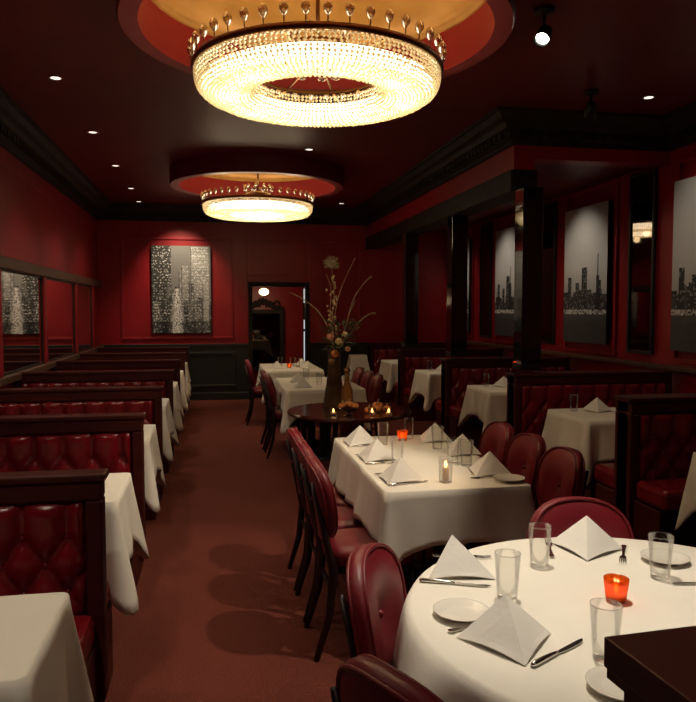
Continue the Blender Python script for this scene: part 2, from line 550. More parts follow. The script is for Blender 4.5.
# left wall mirrors between pilasters
pls = (2.0, 3.55, 5.1, 6.9, 8.68, 10.57, 12.02)
pn = 21
for y in pls:
    struct(MB().box(LEFT, LEFT + .045, y - .06, y + .06, .965, 1.945).build('trim_%d' % pn, M['red_wall'], bevel=.006)); pn += 1
ml = ['nearest', 'second', 'third', 'fourth', 'fifth', 'sixth']
for k in range(5):
    y0, y1 = pls[k] + .06, pls[k + 1] - .06
    lab = ['wall mirror panel above the booth closest to the camera on the left wall',
           'wall mirror panel second from the near end of the left wall',
           'wall mirror panel above the third red booth on the left wall',
           'wall mirror at the photo left edge reflecting most of the city print',
           'wall mirror panel reflecting the narrow right strip of the city print'][k]
    t = thing('mirror_panel', (LEFT, (y0 + y1) / 2, .965), lab, 'mirror', 'mirror panels along the left wall')
    h = (y1 - y0) / 2
    MB().box(0, .012, -h + .02, h - .02, .02, .96).build('mirror_glass', M['mirror'], t)
    fr = MB()
    fr.box(0, .022, -h, h, 0, .02); fr.box(0, .022, -h, h, .96, .98)
    fr.box(0, .022, -h, -h + .02, .02, .96); fr.box(0, .022, h - .02, h, .02, .96)
    fr.build('mirror_frame', M['dado'], t)
y0, y1 = 10.63, 11.96
t = thing('mirror_panel', (LEFT, (y0 + y1) / 2, .965), 'wall mirror panel on the left wall nearest the back corner, reflecting plain red wall', 'mirror', 'mirror panels along the left wall')
h = (y1 - y0) / 2
MB().box(0, .012, -h + .02, h - .02, .02, .96).build('mirror_glass', M['mirror'], t)
fr = MB(); fr.box(0, .022, -h, h, 0, .02); fr.box(0, .022, -h, h, .96, .98); fr.box(0, .022, -h, -h + .02, .02, .96); fr.box(0, .022, h - .02, h, .02, .96)
fr.build('mirror_frame', M['dado'], t)


# ------------------------------------------------------------------ city prints (generic skylines)
def print_material():
    m = bpy.data.materials.new('city_print'); m.use_nodes = True
    nt = m.node_tree; b = nt.nodes['Principled BSDF']
    a = nt.nodes.new('ShaderNodeVertexColor'); a.layer_name = 'Col'
    nt.links.new(a.outputs['Color'], b.inputs['Base Color'])
    b.inputs['Roughness'].default_value = .55
    return m


M['print'] = print_material()


def canvas(root, w, h, nx, nz, fn, depth=.035):
    """canvas print in the plane x (width) / z, facing -y, standing off the wall"""
    vs = []; fs = []; cols = []
    for j in range(nz + 1):
        for i in range(nx + 1): vs.append((-w / 2 + w * i / nx, 0, h * j / nz))
    for j in range(nz):
        for i in range(nx):
            a = j * (nx + 1) + i
            fs.append((a, a + 1, a + nx + 2, a + nx + 1)); cols.append(fn(i, j))
    me = bpy.data.meshes.new('print_face'); me.from_pydata(vs, [], fs)
    ca = me.color_attributes.new('Col', 'FLOAT_COLOR', 'CORNER')
    for p in me.polygons:
        c = cols[p.index]
        for li in p.loop_indices: ca.data[li].color = (c, c, c * .97, 1)
    me.materials.append(M['print'])
    o = bpy.data.objects.new('print_face', me); COL.objects.link(o); o.parent = root
    MB().box(-w / 2, w / 2, .001, depth, 0, h).build('canvas_edge', M['black_metal'], root)


def city_view(seed, nx, nz):
    r = random.Random(seed)
    g = [[0.0] * nx for _ in range(nz)]
    for j in range(nz):
        for i in range(nx): g[j][i] = .26 - .06 * j / nz
    def tower(i0, i1, top, base, lit, p):
        for j in range(0, top):
            band = r.uniform(.7, 1.3)
            for i in range(max(0, i0), min(nx, i1)):
                v = base * band
                if r.random() < p and (j % 3 != 2): v = lit * r.uniform(.25, 1)
                if i == i0: v *= .4
                g[j][i] = v
    tower(0, int(nx * .34), nz, .045, .8, .22)
    tower(int(nx * .66), int(nx * .97), nz - 1, .34, .9, .5)
    for k in range(14):
        c = r.randint(int(nx * .25), int(nx * .7)); w = r.randint(4, 8)
        tower(c, c + w, int(nz * r.uniform(.35, .60)), r.uniform(.05, .22), .8, r.uniform(.15, .5))
    tower(int(nx * .46), int(nx * .64), int(nz * .72), .26, .8, .35)
    tower(int(nx * .50), int(nx * .61), int(nz * .78), .3, .8, .35)
    for k in range(24):
        c = r.randint(0, nx - 4); w = r.randint(4, 9)
        tower(c, c + w, int(nz * r.uniform(.12, .42)), r.uniform(.03, .16), .85, r.uniform(.12, .45))
    tower(int(nx * .86), int(nx * .98), int(nz * .58), .42, .8, .3)
    for j in range(int(nz * .52)):
        for i in range(nx):
            d = abs(i - nx * .42) / (nx * (.05 + .13 * (1 - j / (nz * .52))))
            if d < 1 and r.random() < .8: g[j][i] = max(g[j][i], (1 - d * d) * r.uniform(.5, 1))
            if j < nz * .13 and r.random() < .8 and d > .5: g[j][i] *= .25
    return lambda i, j: g[j][i]


def bay_view(seed, nx, nz, spire):
    r = random.Random(seed)
    g = [[0.0] * nx for _ in range(nz)]
    wl = int(nz * .22)
    for j in range(nz):
        for i in range(nx):
            if j < wl: g[j][i] = .055 + .02 * r.random() + .03 * max(0, 1 - (wl - j) / 6)
            else:
                t = (j - wl) / (nz - wl)
                g[j][i] = .62 - .42 * abs(t - .42) + .01 * sin(i * .3 + j * .1)
    for k in range(46):
        c = r.randint(-2, nx - 3); w = r.randint(3, 6)
        hh = wl + int(nz * r.uniform(.05, .19))
        bs = r.uniform(.02, .07)
        for j in range(wl, min(nz, hh)):
            for i in range(max(0, c), min(nx, c + w)):
                g[j][i] = bs if r.random() > .22 else r.uniform(.1, .4)
    for c, w, t in ((.12, 4, .28), (.30, 4, .24), (.44, 6, .35), (.78, 5, .25)):
        i0 = int(c * nx)
        for j in range(wl, wl + int(nz * t)):
            for i in range(i0, min(nx, i0 + w)): g[j][i] = .03 if r.random() > .2 else .25
    i0 = int(nx * spire)
    top = int(nz * .44)
    for j in range(wl, wl + top):
        hw = 2.6 * (1 - (j - wl) / top)
        for i in range(nx):
            if abs(i - i0) <= hw: g[j][i] = .03
    for i in range(nx):
        for dj in range(3):
            if r.random() < .8: g[wl + dj][i] = r.uniform(.35, .85)
    return lambda i, j: g[j][i]


t = thing('city_print', (-.545, BACK - .06, 1.175), 'black and white city tower print on the red back wall', 'picture')
canvas(t, .985, 1.49, 64, 96, city_view(3, 64, 96))
for k, (yc, lab) in enumerate(((5.62, 'grey waterfront skyline print cut off by the right photo edge'),
                               (7.74, 'grey waterfront skyline print with pointed tower between mirror and nearest black pillar'),
                               (9.95, 'grey skyline print partly hidden behind the nearest black pillar'),
                               (12.08, 'grey skyline print farthest along the right wall, mostly hidden by the second pillar'))):
    t = thing('skyline_print', (RIGHT - .075, yc, 1.19), lab, 'picture', 'skyline prints on the right wall', -PI / 2)
    canvas(t, .98, 1.57, 48, 90, bay_view(11 + k, 48, 90, (.85, .80, .6, .4)[k]))


# ------------------------------------------------------------------ pillars on the booth ends
for k, (y, lab) in enumerate(((6.14, 'square glossy black pillar nearest the camera, on the end of a red booth'),
                              (8.08, 'square glossy black pillar second from the camera, left of the nearest one'),
                              (10.12, 'square glossy black pillar farthest back in the row'))):
    t = thing('pillar', (2.80, y, 1.03), lab, 'pillar', 'black pillars standing on the booth ends')
    MB().box(-.095, .095, -.09, .09, .05, 1.63).build('shaft', M['pillar'], t, bevel=.004)
    MB().box(-.105, .105, -.10, .10, 0, .05).build('base', M['black_metal'], t, bevel=.006)


# ------------------------------------------------------------------ chandeliers
def chandelier_mesh():
    root = thing('chandelier', (0, 0, 0), 'x', 'chandelier', 'crystal chandeliers')
    # dark band
    MB().lathe([(.69, 2.905), (.71, 2.905), (.715, 2.92), (.71, 2.94), (.69, 2.94)], 96, close=True).build('band', M['brass'], root, smooth=True)
    prof = [(.69, 2.90), (.692, 2.87), (.685, 2.84), (.67, 2.81), (.635, 2.787), (.58, 2.775), (.50, 2.77), (.44, 2.775), (.39, 2.79), (.375, 2.83), (.37, 2.87), (.37, 2.905)]
    # resample
    pts = []
    step = .0205; acc = 0
    for (a, b) in zip(prof[:-1], prof[1:]):
        L = math.hypot(b[0] - a[0], b[1] - a[1])
        while acc < L:
            q = acc / L
            pts.append((a[0] + (b[0] - a[0]) * q, a[1] + (b[1] - a[1]) * q)); acc += step
        acc -= L
    bd = MB()
    for i, (r, z) in enumerate(pts):
        n = 150 if r > .55 else 104
        rad = .0115 if r > .55 else .0105
        for k in range(n):
            a = 2 * PI * (k + random.uniform(-.12, .12)) / n
            bd.octa((r * cos(a), r * sin(a), z + random.uniform(-.003, .003)), rad * (1.15 if (i % 4 == 0) else 1))
    tag(bd.build('bead_curtain', M['bead'], root), None, None, None, 'stuff')
    tu = MB().lathe([(.53 + .125 * cos(t), 2.842 + .05 * sin(t)) for t in [2 * PI * k / 12 for k in range(12)]], 72, close=True)
    tu.build('light_ring', M['tube_on'], root, smooth=True)
    MB().lathe([(.36, 2.91), (.38, 2.92), (.36, 2.93)], 64, close=True).build('inner_band', M['brass'], root, smooth=True)
    # crown of looped crystal drops
    stem = MB().tube([(0, 0, 0), (.006, 0, .03), (0, 0, .06)], .0045, 6)
    drop = MB()
    prof2 = [(.002, .05), (.014, .062), (.025, .084), (.028, .104), (.021, .125), (.009, .138), (.001, .142)]
    drop.lathe(prof2, 10)
    d0 = None
    for k in range(42):
        a = 2 * PI * k / 42
        if d0 is None:
            s0 = stem.build('crystal_drop', M['crystal'], root, smooth=True)
            me = s0.data
            # join stem and drop as one shape with two materials
            mm = MB().add(stem.v, stem.f); ns = len(stem.f); mm.add(drop.v, drop.f)
            me2 = bpy.data.meshes.new('crystal_drop'); me2.from_pydata(mm.v, [], mm.f)
            me2.materials.append(M['crystal']); me2.materials.append(M['brass'])
            for p in me2.polygons:
                p.use_smooth = True
                if p.index < ns: p.material_index = 1
            s0.data = me2; d0 = s0; o = s0
        else:
            o = d0.copy(); COL.objects.link(o); o.parent = root
        o.location = (.70 * cos(a), .70 * sin(a), 2.935); o.scale = (.85, .85, .74)
        o.rotation_euler = (0, .12, a)
    # rod, hub and inner tiara, spokes
    MB().tube([(0, 0, 3.05), (0, 0, 3.655)], .012, 10).build('rod', M['brass'], root, smooth=True)
    MB().lathe([(.01, 3.60), (.07, 3.63), (.075, 3.66), (.01, 3.66)], 24).build('canopy', M['brass'], root, smooth=True)
    MB().lathe([(.005, 2.93), (.03, 2.95), (.05, 3.0), (.10, 3.03), (.16, 3.05), (.165, 3.075), (.10, 3.085), (.03, 3.10), (.005, 3.10)], 32).build('hub', M['brass'], root, smooth=True)
    for k in range(10):
        a = 2 * PI * k / 10
        o = d0.copy(); COL.objects.link(o); o.parent = root
        o.location = (.15 * cos(a), .15 * sin(a), 3.07); o.rotation_euler = (0, .2, a)
    for k in range(8):
        a = 2 * PI * (k + .5) / 8
        b = MB().tube([(.05 * cos(a), .05 * sin(a), 2.98), (.2 * cos(a), .2 * sin(a), 2.965), (.372 * cos(a), .372 * sin(a), 2.925)], .007, 6)
        b.tube([(.36 * cos(a), .36 * sin(a), 2.92), (.70 * cos(a), .70 * sin(a), 2.915)], .007, 6)
        b.build('spoke', M['brass'], root, smooth=True)
        for q in (.14, .2, .27):
            for sgn in (-1, 1):
                aa = a + sgn * .16
                MB().ball((q * cos(aa), q * sin(aa), 2.975), .016, 8, 6, (1.8, 1, .7)).build('crystal_leaf', M['crystal'], root, smooth=True)
    return root


c0 = chandelier_mesh()
c0.location = (*CH[0], 0); c0['label'] = 'large round crystal chandelier nearest the camera under the gold dome'
dup(c0, (*CH[1], 0), .1, 'round crystal chandelier farther back, near the doorway wall', 'crystal chandeliers')


# ------------------------------------------------------------------ ceiling fittings
def downlight():
    t = thing('recessed_downlight', (0, 0, 0), 'x', 'downlight', 'recessed ceiling downlights')
    MB().lathe([(.038, -.004), (.056, -.008), (.059, 0), (.038, 0)], 28, close=True).build('trim_ring', M['steel'], t, smooth=True)
    MB().lathe([(.001, -.002), (.038, -.003)], 24).build('lens', M['dl_on'], t)
    return t


dls = [((-1.17, 2.55), 'recessed downlight in the ceiling over the nearest left booths'),
       ((-1.17, 4.22), 'recessed downlight in the ceiling over the second left booth'),
       ((-1.17, 5.92), 'recessed downlight nearest the camera in the left ceiling row'),
       ((-1.17, 7.63), 'recessed downlight second in the left ceiling row'),
       ((-1.17, 9.32), 'recessed downlight third in the left ceiling row'),
       ((-1.17, 11.0), 'recessed downlight fourth in the left ceiling row'),
       ((-1.19, 12.3), 'recessed downlight farthest in the left ceiling row, by the back cornice'),
       ((3.58, 5.55), 'recessed downlight in the ceiling at far right, over the right booths'),
       ((1.9, 8.5), 'recessed downlight in the ceiling between the back chandelier and right cornice'),
       ((1.05, 8.0), 'recessed downlight in the ceiling just in front of the back chandelier drum'),
       ((.92, 2.2), 'recessed downlight in the ceiling over the round front table'),
       ((1.7, 2.65), 'recessed downlight in the ceiling over the near end of the middle table')]
for (x, y), lab in dls:
    if lab.startswith('recessed downlight in the ceiling between'): x, y = 2.1, 11.9
    place(CACHE, 'dl', downlight, (x, y, CEIL), 0, lab, 'recessed ceiling downlights')


def track_spot(lit, label, loc, aim):
    t = thing('spotlight', loc, label, 'spotlight')
    MB().lathe([(.001, 0), (.06, 0), (.06, -.025), (.001, -.03)], 24).build('mount', M['black_metal'], t, smooth=True)
    MB().tube([(0, 0, -.02), (0, 0, -.12)], .01, 8).build('arm', M['black_metal'], t)
    d = (Vector(aim) - Vector(loc) + Vector((0, 0, .15))).normalized()
    q = d.to_track_quat('Z', 'Y').to_matrix().to_4x4()
    mt = Matrix.Translation((0, 0, -.15)) @ q
    MB().lathe([(.001, -.06), (.03, -.06), (.042, -.04), (.048, .06), (.042, .06), (.038, .03)], 24, mt).build('lamp_can', M['black_metal'], t, smooth=True)
    MB().lathe([(.001, .05), (.025, .045), (.041, .032)], 20, mt).build('lamp', M['lamp_on'] if lit else M['black_metal'], t, smooth=True)
    return t


track_spot(True, 'lit black spotlight hanging from the ceiling beside the big coffer', (1.93, 4.06, CEIL), (.6, 2.6, 1.2))
track_spot(False, 'unlit black spotlight in front of the dark cornice', (3.02, 5.48, CEIL), (3.0, 6.0, .9))


# ------------------------------------------------------------------ booths
def tufted(width, H, z0, dx=.155, dz=.105, rows=4, amp=.046, res=.0135):
    """grid in x (width) and z, bulging towards -y; returns mesh builder and button spots"""
    nx = int(width / res); nz = int(H / res)
    ztop = H - .135                       # highest row of buttons
    off = (width / 2) % dx
    def hgt(x, z):
        a = (x - off) / dx
        if z >= ztop:
            p = abs(sin(PI * a)) ** .45
            t = (z - ztop) / (H - ztop)
            q = p
            q *= math.sqrt(max(0, 1 - max(0, (t - .55) / .45) ** 2))
            b = 1
        else:
            zz = (z - ztop) / (2 * dz)
            q = (abs(sin(PI * (a + zz)) * sin(PI * (a - zz)))) ** .38
            lim = z / .05
            if lim < 1: q *= math.sqrt(max(0, 1 - (1 - lim) ** 2))
        e = min(x, width - x) / .02
        if e < 1: q *= math.sqrt(max(0, 1 - (1 - max(0, e)) ** 2))
        return amp * q
    vs = []; fs = []
    for j in range(nz + 1):
        for i in range(nx + 1):
            x = width * i / nx; z = H * j / nz
            vs.append((x, -hgt(x, z), z0 + z))
    for j in range(nz):
        for i in range(nx):
            a = j * (nx + 1) + i
            fs.append((a, a + 1, a + nx + 2, a + nx + 1))
    btn = []
    for r in range(rows):
        z = ztop - r * dz
        if z < .06: break
        k0 = 0 if r % 2 == 0 else .5
        x = off + k0 * dx
        while x - dx > .03: x -= dx
        while x < width - .03:
            if x > .03: btn.append((x, z0 + z))
            x += dx
    return MB().add(vs, fs), btn


BUTTON = None


def booth(width, side, hd=.085):
    """side=-1: aisle end at x=0, booth runs to -x;  side=+1: runs to +x.  Tufted face looks to -y."""
    global BUTTON
    t = thing('booth', (0, 0, 0), 'x', 'booth')
    s = side
    X = lambda a, b: (min(s * a, s * b), max(s * a, s * b))
    H = 0.968
    # frame: core, top rail, stiles
    f = MB()
    x0, x1 = X(0, width)
    f.box(x0, x1, -hd + .03, hd - .03, .10, H - .03)
    f.box(x0, x1, -hd, hd, H - .10, H - .03)
    a, b = X(0, .06); f.box(a, b, -hd, hd, .10, H - .10)
    a, b = X(width - .06, width); f.box(a, b, -hd, hd, .10, H - .10)
    f.build('frame', M['booth_wood'], t, bevel=.008)
    a, b = X(-.015, width)
    MB().box(a, b, -hd - .008, hd + .008, H - .03, H).build('top_rail', M['booth_wood'], t, bevel=.008)
    # tufted upholstery
    W = width - .13
    tm, btn = tufted(W, .445, .425)
    a, b = X(.065, .065 + W)
    u = tm.build('tufted_back', M['vinyl'], t, smooth=True); u.location = (a, -hd + .028, 0)
    for (bx, bz) in btn:
        if BUTTON is None:
            BUTTON = MB().ball((0, 0, 0), .0105, 10, 6, (1, .7, 1)).build('button', M['vinyl'], u, smooth=True)
            o = BUTTON
        else:
            o = BUTTON.copy(); COL.objects.link(o); o.parent = u
        o.location = (bx, -.010, bz)
    # rear upholstery: plain pleated cushion facing the next table
    rm = MB(); a, b = X(.11, width - .07); rm.box(a, b, hd - .032, hd + .0, .43, H - .14)
    rm.build('rear_back_cushion', M['vinyl'], t, bevel=.012)
    # seats front and rear with plinths
    for nm, ya, yb in (('seat', -.42, -hd - .004), ('rear_seat', hd + .004, .42)):
        a, b = X(.03, width); MB().box(a, b, ya, yb, .33, .455).build(nm, M['vinyl'], t, bevel=.03)
    pl = MB(); a, b = X(.03, width); pl.box(a, b, -.38, .38, 0, .325)
    pl.build('plinth', M['booth_wood'], t, bevel=.006)
    return t


LEFT_X = -.415
left_names = ['red tufted booth nearest the camera on the left, behind the front corner table',
              'second red tufted booth on the left, with bright highlights on its pleats',
              'third red tufted booth from the camera on the left',
              'fourth red tufted booth from the camera on the left',
              'fifth red tufted booth from the camera on the left',
              'sixth red tufted booth from the camera on the left',
              'red tufted booth farthest back on the left, against the dark dado']
LB_Y = [2.79, 4.33, 5.86, 7.44, 8.99, 10.51, 12.01]
for y, lab in zip(LB_Y, left_names):
    place(CACHE, 'bl', lambda: booth(abs(LEFT) - abs(LEFT_X) - .01, -1, .046), (LEFT_X, y, 0), 0, lab, 'tufted booths along the left wall')
right_names = ['dark red tufted booth nearest the camera on the right, ending in a dark wood panel',
               'red tufted booth on the right under the nearest black pillar',
               'red tufted booth on the right under the second black pillar',
               'red tufted booth on the right under the farthest black pillar',
               'red tufted booth at the far right back against the back wall']
RB_Y = [4.30, 6.12, 8.08, 10.12, 12.2]
RIGHT_X = 2.64
for y, lab in zip(RB_Y, right_names):
    place(CACHE, 'br', lambda: booth(RIGHT - RIGHT_X - .1, 1, .095), (RIGHT_X, y, 0), 0, lab, 'tufted booths along the right wall')
    CACHE['br'].scale = (1, 1, 1)
for o in list(COL.objects):
    if o.parent is None and o.name.startswith('booth') and o.location.x > 2: o.scale = (1, 1, 1.035)


# ------------------------------------------------------------------ tables and cloths
def rrect(hx, hy, r, n=6):
    """perimeter of a rounded rectangle: list of (x, y, nx, ny, cornerness)"""
    out = []
    cs = [(hx - r, hy - r, 0), (-hx + r, hy - r, PI / 2), (-hx + r, -hy + r, PI), (hx - r, -hy + r, 3 * PI / 2)]
    for ci, (cx, cy, a0) in enumerate(cs):
        for k in range(n + 1):
            a = a0 + PI / 2 * k / n
            out.append((cx + r * cos(a), cy + r * sin(a), cos(a), sin(a), sin(PI * k / n) ** 1.0))
        nx_, ny_, _ = cs[(ci + 1) % 4]
        ax, ay = out[-1][0], out[-1][1]
        a = a0 + PI / 2
        bx, by = nx_ + r * cos(a), ny_ + r * sin(a)
        L = math.hypot(bx - ax, by - ay); m = max(2, int(L / .045))
        for q in range(1, m):
            tt = q / m
            d = min(tt, 1 - tt) * L
            out.append((ax + (bx - ax) * tt, ay + (by - ay) * tt, cos(a), sin(a), -d))
    return out


def rect_cloth(hx, hy, drop, corner_drop, seed, top=.757, flare=.05, fold=.012, r=.03, wall=0):
    rnd = random.Random(seed)
    per = rrect(hx + .004, hy + .004, r)
    n = len(per); ph = rnd.uniform(0, 6); levels = 9
    vs = [(0, 0, top)]; fs = []
    rings = []
    for lv in range(-1, levels + 1):
        ring = []
        s = 0
        for i, (x, y, nx, ny, c) in enumerate(per):
            if lv == -1:
                p = (x - nx * .012, y - ny * .012, top)
            else:
                t = lv / levels
                near = (c if c > 0 else math.exp(c / .07) * .0)
                dd = -c if c <= 0 else 0
                k = math.exp(-dd / .10) if c <= 0 else 1.0
                flk = 1.0
                if wall and x * wall > -hx * .6: k = 0; c = 0; flk = .25 if x * wall > hx * .98 else 1
                dr = drop + (corner_drop - drop) * (k ** 1.4) * (0.55 + .45 * (c if c > 0 else 0) if c > 0 else .55)
                fl = flare * t * (1 + .3 * sin(s * 11 + ph)) + (.055 * c * t if c > 0 else -.035 * t * k * (1 - math.exp(-dd / .03)))
                fo = fold * t * (sin(s * 23 + ph) + .6 * sin(s * 41 + 2 * ph))
                o = (fl + fo) * flk
                z = top - .006 * min(1, lv) - t * dr
                p = (x + nx * o, y + ny * o, z)
            ring.append(len(vs)); vs.append(p)
            x2, y2 = per[(i + 1) % n][:2]
            s += math.hypot(x2 - x, y2 - y)
        rings.append(ring)
    for i in range(n): fs.append((0, rings[0][i], rings[0][(i + 1) % n]))
    for a, b in zip(rings[:-1], rings[1:]):
        for i in range(n):
            j = (i + 1) % n
            fs.append((a[i], b[i], b[j], a[j]))
    return MB().add(vs, fs)


def cloth(name_label, loc, hx, hy, drop, cdrop, seed, group, flare=.05, fold=.012, wall=0):
    o = rect_cloth(hx, hy, drop, cdrop, seed, flare=flare, fold=fold, wall=wall).build('tablecloth', M['linen'], None, smooth=True, solid=.003)
    o.location = loc
    return tag(o, name_label, 'tablecloth', group)


def ped_table(label, loc, hx, hy, group, legs=1):
    t = thing('table', loc, label, 'table', group)
    MB().box(-hx, hx, -hy, hy, .715, .75).build('tabletop', M['dark_wood'], t, bevel=.004)
    ofs = [0] if legs == 1 else ([-hy * .6, hy * .6] if hy > hx else [-hx * .6, hx * .6])
    for q in ofs:
        c = Matrix.Translation((0, q, 0) if hy > hx else (q, 0, 0))
        MB().lathe([(.035, .06), (.035, .715)], 14, c).build('column', M['black_metal'], t, smooth=True)
        MB().lathe([(.001, 0), (.15, 0), (.15, .02), (.06, .05), (.035, .07)], 20, c).build('foot', M['black_metal'], t, smooth=True)
    return t


# left booth tables: aisle end at x=-.41
left_tab = [(1.895, .25, 'in the near left corner of the photo'), (3.42, .28, 'between the first and second left booths'),
            (4.97, .28, 'between the second and third left booths'), (6.52, .28, 'between the third and fourth left booths'),
            (8.10, .28, 'between the fourth and fifth left booths'), (9.66, .28, 'between the fifth and sixth left booths'),
            (11.2, .28, 'between the sixth left booth and the last one')]
for k, (y, hy, where) in enumerate(left_tab):
    hx = .68
    cx = -.42 - hx
    ped_table('dark pedestal booth table ' + where + ', under white linen', (cx, y, 0), hx - .01, hy - .01, 'left booth tables', 2)
    cloth('white linen cloth on the booth table ' + where, (cx, y, 0), hx, hy, .27, .46, 40 + k, 'left booth tablecloths', .04, .01, -1)
right_tab = [(3.35, .30, 'at the right photo edge'), (5.15, .32, 'in front of the nearest black pillar'), (7.05, .33, 'between the first and second black pillars'),
             (9.10, .33, 'between the second and third black pillars'), (11.12, .33, 'beyond the farthest black pillar')]
for k, (y, hy, where) in enumerate(right_tab):
    hx = .62
    cx = 2.68 + hx
    ped_table('dark pedestal booth table ' + where + ', under white linen', (cx, y, 0), hx - .01, hy - .01, 'right booth tables', 2)
    cloth('white linen cloth on the booth table ' + where, (cx, y, 0), hx, hy, .27, .46, 60 + k, 'right booth tablecloths', .045, .012, 1)

# middle tables
mid = [((1.09, 3.78), .345, .70, 'in the middle, set with six napkins', .23, .42),
       ((1.12, 7.90), .40, .70, 'behind the flower arrangement', .23, .42),
       ((1.06, 10.25), .385, .68, 'farthest back by the doorway', .23, .42)]
for k, ((x, y), hx, hy, where, dr, cd) in enumerate(mid):
    ped_table('dark pedestal dining table ' + where + ', under white linen', (x, y, 0), hx - .01, hy - .01, 'long middle tables', 2)
    cloth('white linen cloth on the long table ' + where, (x, y, 0), hx, hy, dr, cd, 80 + k, 'long middle tablecloths', .035, .011)

# round front table
RC = (1.15, 1.72)
t = thing('round_table', (*RC, 0), 'round dining table in the right foreground, under a white cloth', 'table')
MB().lathe([(.001, .715), (.635, .715), (.64, .73), (.635, .75), (.001, .75)], 64).build('tabletop', M['dark_wood'], t, smooth=False)
MB().lathe([(.05, .06), (.05, .715)], 16).build('column', M['black_metal'], t, smooth=True)
MB().lathe([(.001, 0), (.22, 0), (.22, .02), (.08, .05), (.05, .07)], 24).build('foot', M['black_metal'], t, smooth=True)


def round_cloth(R, top=.757):
    n = 176; vs = [(0, 0, top)]; fs = []; rings = []
    for lv in range(-2, 12):
        ring = []
        for k in range(n):
            a = 2 * PI * k / n
            if lv == -2: r, z = R * .6, top
            elif lv == -1: r, z = R - .008, top
            else:
                tt = lv / 11
                sq = max(abs(cos(a - .35)), abs(sin(a - .35)))
                dr = min(.46, .92 / sq - R) if True else 0
                dr = .30 + .22 * (1 / sq - 1) / .414
                for ca in (2.70, 3.56, 1.43):
                    dd = abs((a - ca + PI) % (2 * PI) - PI)
                    if dd < .55: dr = .21 + (dr - .21) * max(0, (dd - .33) / .22) ** 2 if dd > .33 else .21
                w = sin(8 * a + .6) + .45 * sin(13 * a + 2) + .25 * sin(21 * a)
                r = R + .004 + tt ** .9 * (.045 + .028 * w) + .012 * (1 - math.exp(-tt * 9))
                z = top - .004 - tt * dr
            ring.append(len(vs)); vs.append((r * cos(a), r * sin(a), z))
        rings.append(ring)
    for k in range(n): fs.append((0, rings[0][k], rings[0][(k + 1) % n]))
    for a, b in zip(rings[:-1], rings[1:]):
        for k in range(n):
            j = (k + 1) % n; fs.append((a[k], b[k], b[j], a[j]))
    return MB().add(vs, fs)


o = round_cloth(.648).build('tablecloth', M['linen'], None, smooth=True, solid=.003); o.location = (*RC, 0)
tag(o, 'white linen cloth draped over the round foreground table', 'tablecloth')

# small draped stand by the back wall
o = rect_cloth(.13, .13, .34, .42, 5, top=.80).build('tablecloth', M['linen'], None, smooth=True, solid=.003)
o.location = (2.42, 12.1, 0); tag(o, 'small white cloth over the little stand by the back wall', 'tablecloth')
t = thing('side_stand', (2.42, 12.1, 0), 'little dark stand under a white cloth by the back wall', 'stand')
MB().box(-.12, .12, -.12, .12, .765, .793).build('tabletop', M['dark_wood'], t)
for sx in (-1, 1):
    for sy in (-1, 1): MB().box(sx * .1 - .012, sx * .1 + .012, sy * .1 - .012, sy * .1 + .012, 0, .765).build('leg', M['dark_wood'], t)

# wood display table
DT = (1.09, 5.80)
t = thing('display_table', (*DT, 0), 'round polished dark wood table holding the flower arrangement', 'table')
MB().lathe([(.001, .712), (.48, .712), (.508, .722), (.512, .735), (.505, .75), (.001, .75)], 72).build('tabletop', M['dark_wood'], t)
MB().lathe([(.10, .02), (.06, .12), (.045, .3), (.055, .5), (.09, .64), (.14, .712)], 24).build('column', M['dark_wood'], t, smooth=True)
for k in range(4):
    a = PI / 2 * k + .5
    MB().tube([(.06 * cos(a), .06 * sin(a), .16), (.2 * cos(a), .2 * sin(a), .13), (.34 * cos(a), .34 * sin(a), .02)], [.035, .03, .02], 8).build('foot', M['dark_wood'], t, smooth=True)


